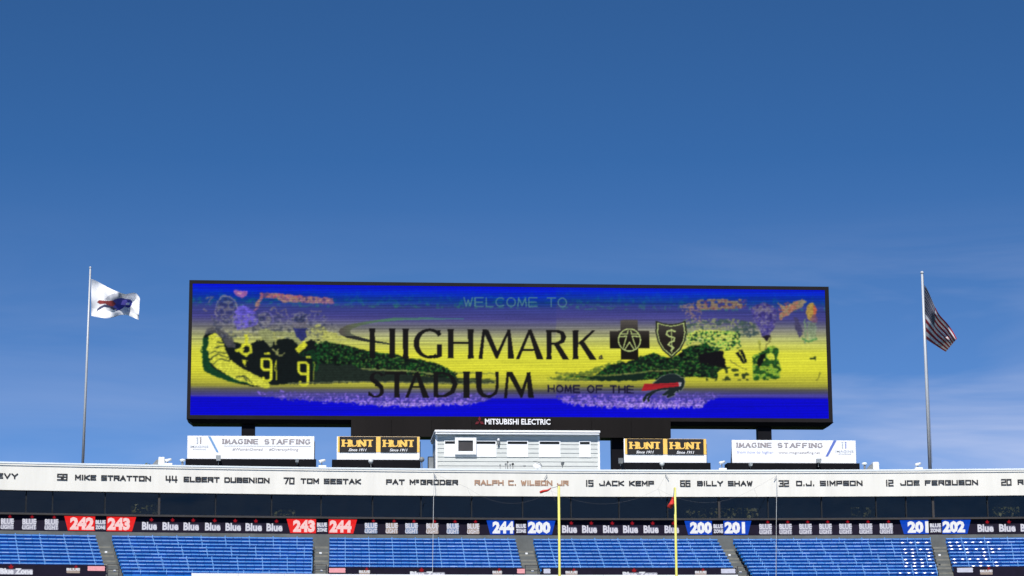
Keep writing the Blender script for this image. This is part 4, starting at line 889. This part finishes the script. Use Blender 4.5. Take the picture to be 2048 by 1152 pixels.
for dx, dz, rr, m in ((-.42,0,.05,'grey'),(-.05,.06,.075,'grey'),(.08,.20,.06,'dark'),(.25,.02,.06,'grey'),(.42,.06,.08,'dark')):
    mb = MB(); mb.ball((c.x+dx,Yd,c.z+dz), rr); mb.tube([(c.x+dx,Yd+.02,c.z+dz-rr*.8),(c.x+dx,Yd+.02,zf1-.25)], .02, 5); mb.build('camera_head', M[m], t, smooth=True)
c = at(1049, 932, Yd); t = thing('floodlight', 'tiny grey lamp low on the roof edge before the press box', 'lamp', (c.x, Yd, zf1-.1)); mb = MB(); mb.ball((c.x,Yd,c.z), .12, 1, .6, .45); mb.build('lamp_head', M['grey'], t, smooth=True)

# ------------------------------------------------------------------ flagpoles and flags
def flagpole(pt, pb_, r0, r1, label, Y):
    a, b = at(*pt, Y), at(*pb_, Y); t = thing('flagpole', label, 'flagpole', (b.x, Y, ROOFZ), 'flagpoles on the roof')
    base = Vector((b.x, Y, ROOFZ)); top = Vector((a.x*.5+b.x*.5+(a.x-b.x)*.5, Y, a.z))
    mb = MB(); mb.tube([base, base.lerp(top,.5), top], [r0, (r0+r1)/2, r1], 12); mb.build('pole', M['pole'], t, smooth=True)
    mb = MB(); mb.ball((top.x,Y,top.z+r1*1.2), r1*1.7); mb.build('finial', M['pole'], t, smooth=True)
    mb = MB(); o = Vector((.02+r0, -.05, 0)); mb.tube([base+o+Vector((0,0,1.2)), top+Vector((r1+.01,-.02,-.1))], .012, 5); mb.build('halyard', M['rope'], t)
    mb = MB(); mb.tube([base, base+Vector((0,0,.12))], r0*1.8, 12); mb.build('base_flange', M['pole'], t)
    return base, top
YF = 156.5
fb0 = flagpole((180.5,537), (165.3,922), .09, .048, 'tall aluminium flagpole at the left, flying the white flag', YF)
fb1 = flagpole((1844,548), (1860,934), .13, .072, 'tall aluminium flagpole at the right, flying the striped flag', YF)
def curve(pts, u):
    p = np.array(pts, float); d = np.r_[0, np.cumsum(np.hypot(*np.diff(p, axis=0).T))]; d /= d[-1]
    return np.interp(u, d, p[:,0]), np.interp(u, d, p[:,1])
def smooth_curve(pts, u):
    acc = [curve(pts, np.clip(u+e, 0, 1)) for e in (-.05,-.025,0,.025,.05)]; return sum(a[0] for a in acc)/5, sum(a[1] for a in acc)/5
def flag(top, bot, depth, colf, label, name, nu=110, nv=64):
    u, v = np.meshgrid(np.linspace(0,1,nu), np.linspace(0,1,nv)); tx, ty = smooth_curve(top, u); bx, by = smooth_curve(bot, u)
    X = tx*(1-v)+bx*v; Y = ty*(1-v)+by*v; D = depth(u, v)
    P3 = np.zeros(u.shape+(3,))
    for j in range(nv):
        for i in range(nu):
            p = at(X[j,i], Y[j,i], YF+D[j,i]); P3[j,i] = p
    c0_ = Vector(P3[nv//2,0]); t = thing(name, label, 'flag', c0_); 
    o = grid_mesh('cloth', P3, colf(u, v, X, Y), vcol(name+'_cloth', False), t); o.data.polygons.foreach_set('use_smooth', [True]*len(o.data.polygons)); return t
K6 = lambda pts: [(140+a/6.4, 520+b/6.4) for a, b in pts]
def buf_col(u, v, X, Y):
    c = np.ones(u.shape+(3,))*np.array([.80,.80,.84])
    def pl(pts, col):
        m = inpoly(K6(pts), X, Y); c[m] = col
    pl([(440,505),(500,450),(570,425),(640,425),(665,450),(665,490),(600,520),(520,520)], (.40,.41,.47))
    pl([(380,600),(440,570),(520,575),(620,590),(700,590),(640,620),(560,640),(500,610),(440,600),(370,640),(342,660),(350,625)], (.045,.05,.12))
    pl([(545,520),(600,495),(660,485),(720,500),(780,505),(800,540),(785,590),(750,612),(700,605),(710,590),(640,640),(585,650),(600,625),(560,610),(545,570)], (.035,.04,.30))
    pl([(345,540),(375,512),(450,522),(550,520),(590,560),(560,590),(520,590),(450,560),(380,565)], (.24,.03,.03))
    pl([(670,520),(720,505),(740,540),(780,540),(770,570),(700,580),(650,572)], (.26,.20,.80)); pl([(710,560),(740,545),(770,548),(755,578),(720,572)], (.8,.8,.86))
    return c
flag(K6([(262,238),(330,262),(450,330),(560,385),(630,410),(700,440),(760,430),(820,408),(870,440),(900,500)]), K6([(262,712),(330,728),(400,740),(470,748),(560,735),(640,705),(720,700),(800,730),(860,760),(888,768)]),
     lambda u, v: .75*u+.55*np.sin(u*8.5+v*2.6)*np.clip(u*2.5,0,1)+.20*np.sin(u*17-v*5)*np.clip(u*3,0,1)+.10*np.sin(v*8+u*7)+.10*np.sin(v*14-u*11)*u-.35*np.clip((v-.78)*5,0,1)*np.sin(u*4), buf_col, 'white flag with a charging animal emblem streaming from the left flagpole', 'white_flag')
K5 = lambda pts: [(1800+a/5.76, 530+b/5.76) for a, b in pts]
def us_col(u, v, X, Y):
    s = np.floor(v*13).astype(int); c = np.where((s % 2 == 0)[..., None], np.array([.33,.012,.03]), np.array([.78,.75,.80]))
    can = (u < .40) & (v < 7/13); c[can] = (.010,.013,.045)
    su, sv = u/.40*11, v/(7/13)*9.2
    star = can & (np.abs((sv+.15) % 1-.5) < .15) & (np.abs((su+.5*(np.floor(sv) % 2)) % 1-.5) < .42); c[star] = (.40,.40,.47)
    return c
flag(K5([(272,222),(290,235),(330,310),(380,430),(422,520),(450,570),(560,690),(620,780),(660,860)]), K5([(286,848),(310,862),(360,895),(430,940),(490,980),(532,1002)]),
     lambda u, v: 2.6*u+2.4*v*np.sqrt(np.clip(u,0,1))+.30*np.sin(u*10+v*5)*np.clip(u*3,0,1)+.10*np.sin(v*17+u*3)*np.clip(.15+u,0,1), us_col, 'striped red and white flag with starred canton hanging from the right flagpole', 'striped_flag')

# ------------------------------------------------------------------ goal posts, wind ribbons, net ropes
YG = 112.0
ga, gb2 = at(1119.0,1150,YG), at(1352.5,1150,YG); top0, top1 = at(1117.6,972,YG), at(1350,975,YG)
gp = thing('goal_post', 'yellow goal post with two tall uprights in front of the seats', 'goal post', ((ga.x+gb2.x)/2, YG, 0)); CB = 3.05
ux0, ux1 = (ga.x+top0.x)/2, (gb2.x+top1.x)/2
for x, zt_ in ((ux0, top0.z), (ux1, top1.z)):
    mb = MB(); mb.tube([(x,YG,CB+.04),(x,YG,(CB+zt_)/2),(x,YG,zt_-.03),(x,YG,zt_)], [.064,.062,.060,.035], 12); mb.build('upright', M['post'], gp, smooth=True)
mb = MB(); mb.tube([(ux0-.075,YG,CB),(ux1+.075,YG,CB)], .08, 12); mb.build('crossbar', M['post'], gp, smooth=True)
xm = (ux0+ux1)/2; mb = MB(); mb.tube([(xm,YG+.08,CB),(xm,YG+.9,CB-.1),(xm,YG+1.8,CB-.6),(xm,YG+2,CB-1.3),(xm,YG+2,0)], .085, 12); mb.build('gooseneck', M['post'], gp, smooth=True)
def streamer(p0, p1, p2, w, label):
    a, b, c = at(*p0, YG), at(*p1, YG), at(*p2, YG); a.y = YG-.05; b.y -= .2; c.y -= .35
    t = thing('wind_ribbon', label, 'ribbon', a, 'wind ribbons on the uprights')
    mb = MB(); mb.tube([a, a.lerp(b,.5)+Vector((0,0,-.02)), b], .012, 5); mb.build('string', M['rope'], t)
    mb = MB(); d = (c-b); nrm = Vector((-d.z, 0, d.x)).normalized(); vs = []; k = 10
    for i in range(k+1):
        s = i/k; q = b+d*s+nrm*.03*math.sin(s*5); ww = w*(.45+.75*math.sin(min(1,s*1.3)*math.pi/2))*(1 if s < .93 else .75); yy = .10*math.sin(s*8)
        vs += [q+nrm*ww+Vector((0,yy,0)), q+Vector((0,yy-.05,0)), q-nrm*ww+Vector((0,yy+.03,0))]
    mb.add(vs, [f for i in range(k) for f in ((3*i,3*i+1,3*i+4,3*i+3), (3*i+1,3*i+2,3*i+5,3*i+4))])
    o = mb.build('ribbon', M['red'], t, smooth=True); so_ = o.modifiers.new('solid', 'SOLIDIFY'); so_.thickness = .012
streamer((1116.5,972), (1101,977), (1079,987.5), .055, 'red wind ribbon streaming left from the left yellow upright')
streamer((1349,976), (1345,995), (1338,1018), .10, 'red wind ribbon hanging down from the right yellow upright')
YN = 124.0
net = thing('net_ropes', 'thin grey ropes and cables of the kicking net behind the goal post', 'net', (0, YN, 0))
pk = [at(935,975.5,YN), at(1103,982,YN), at(1316,978,YN), at(1508,977,YN)]
for i in range(3):
    a, b = pk[i], pk[i+1]; sag = at((935+1103)/2, 1006, YN).z-at(1000, 978, YN).z
    pts = [a.lerp(b, s/14)+Vector((0,0,sag*(1-(2*s/14-1)**2))) for s in range(15)]; mb = MB(); mb.tube(pts, .0028, 5); mb.build('rope', M['rope'], net)
for hk, p in zip((869,1095,1333,1555), pk):
    mb = MB(); mb.tube([HOOK[hk], p], .0035, 5); mb.build('rope', M['rope'], net)
    q = Vector((p.x, p.y, 0)); mb = MB(); mb.tube([p, p+Vector((.2,0,-.55))], .0035, 5); mb.build('rope', M['rope'], net)
for hk, pb_ in ((869,(865,1150)), (1555,(1552,1150))):
    a = HOOK[hk]; b = at(*pb_, 140); d = (b-a); e = b+d*.9; mb = MB(); mb.tube([a, b, e], .014, 6); mb.build('cable', M['cable'], net)

# ------------------------------------------------------------------ trees behind the building
def tree(px, w, label, seed, base_r=263):
    rnd_ = random.Random(seed); f = phi_of(px, base_r, 19); b = rp(f, base_r, 0); h = 22.2+rnd_.uniform(-.5,.3)
    t = thing('tree', label, 'tree', b, 'trees behind the stand')
    mb = MB(); mb.tube([b, b+Vector((.2,0,6)), b+Vector((0,.3,12)), b+Vector((.3,0,17))], [.42,.34,.24,.1], 8)
    cl = []
    for k in range(9):
        an = rnd_.uniform(0, 6.28); e = b+Vector((math.cos(an)*w*.6, math.sin(an)*w*.6, rnd_.uniform(12,h-2))); s = b+Vector((0,0,rnd_.uniform(7,13)))
        mb.tube([s, s.lerp(e,.5)+Vector((0,0,.4)), e], [.14,.09,.04], 5); cl.append((e, rnd_.uniform(1.3,2.1)))
    mb.build('trunk', M['bark'], t)
    for k in range(16): cl.append((b+Vector((rnd_.uniform(-w,w)*.9, rnd_.uniform(-w,w)*.6, rnd_.uniform(17,h-.8))), rnd_.uniform(1.3,2.0)))
    mb = MB()
    for c, s in cl:
        for _ in range(330):
            d = Vector((rnd_.gauss(0,1), rnd_.gauss(0,1), rnd_.gauss(0,1))).normalized()*s*rnd_.uniform(.55,1.05); q = c+d
            if q.z > h: continue
            a = Vector((rnd_.gauss(0,1), rnd_.gauss(0,1), rnd_.gauss(0,1))).normalized()*.22; e = a.cross(Vector((rnd_.gauss(0,1), rnd_.gauss(0,1), 1))).normalized()*.14
            mb.add([q-a, q+e, q+a, q-e], [(0,1,2,3)])
    mb.keep = True; mb.build('crown', M['leaf'], t, kind='stuff')
for i, (px, w, lb) in enumerate(((289,1.9,'green tree seen through the windows under the left flagpole side'), (568,1.6,'tree top glimpsed low through the windows left of the press box'), (1403,2.2,'leftmost of the two trees behind the windows right of the yellow uprights'), (1486,2.8,'olive tree filling the wide rear window right of the yellow uprights'),
                    (1726,2.3,'tree seen through the windows under the right white billboard'), (2012,2.3,'tree behind the windows at the far right, right of the flagpole'))):
    tree(px, w, lb, 30+i)
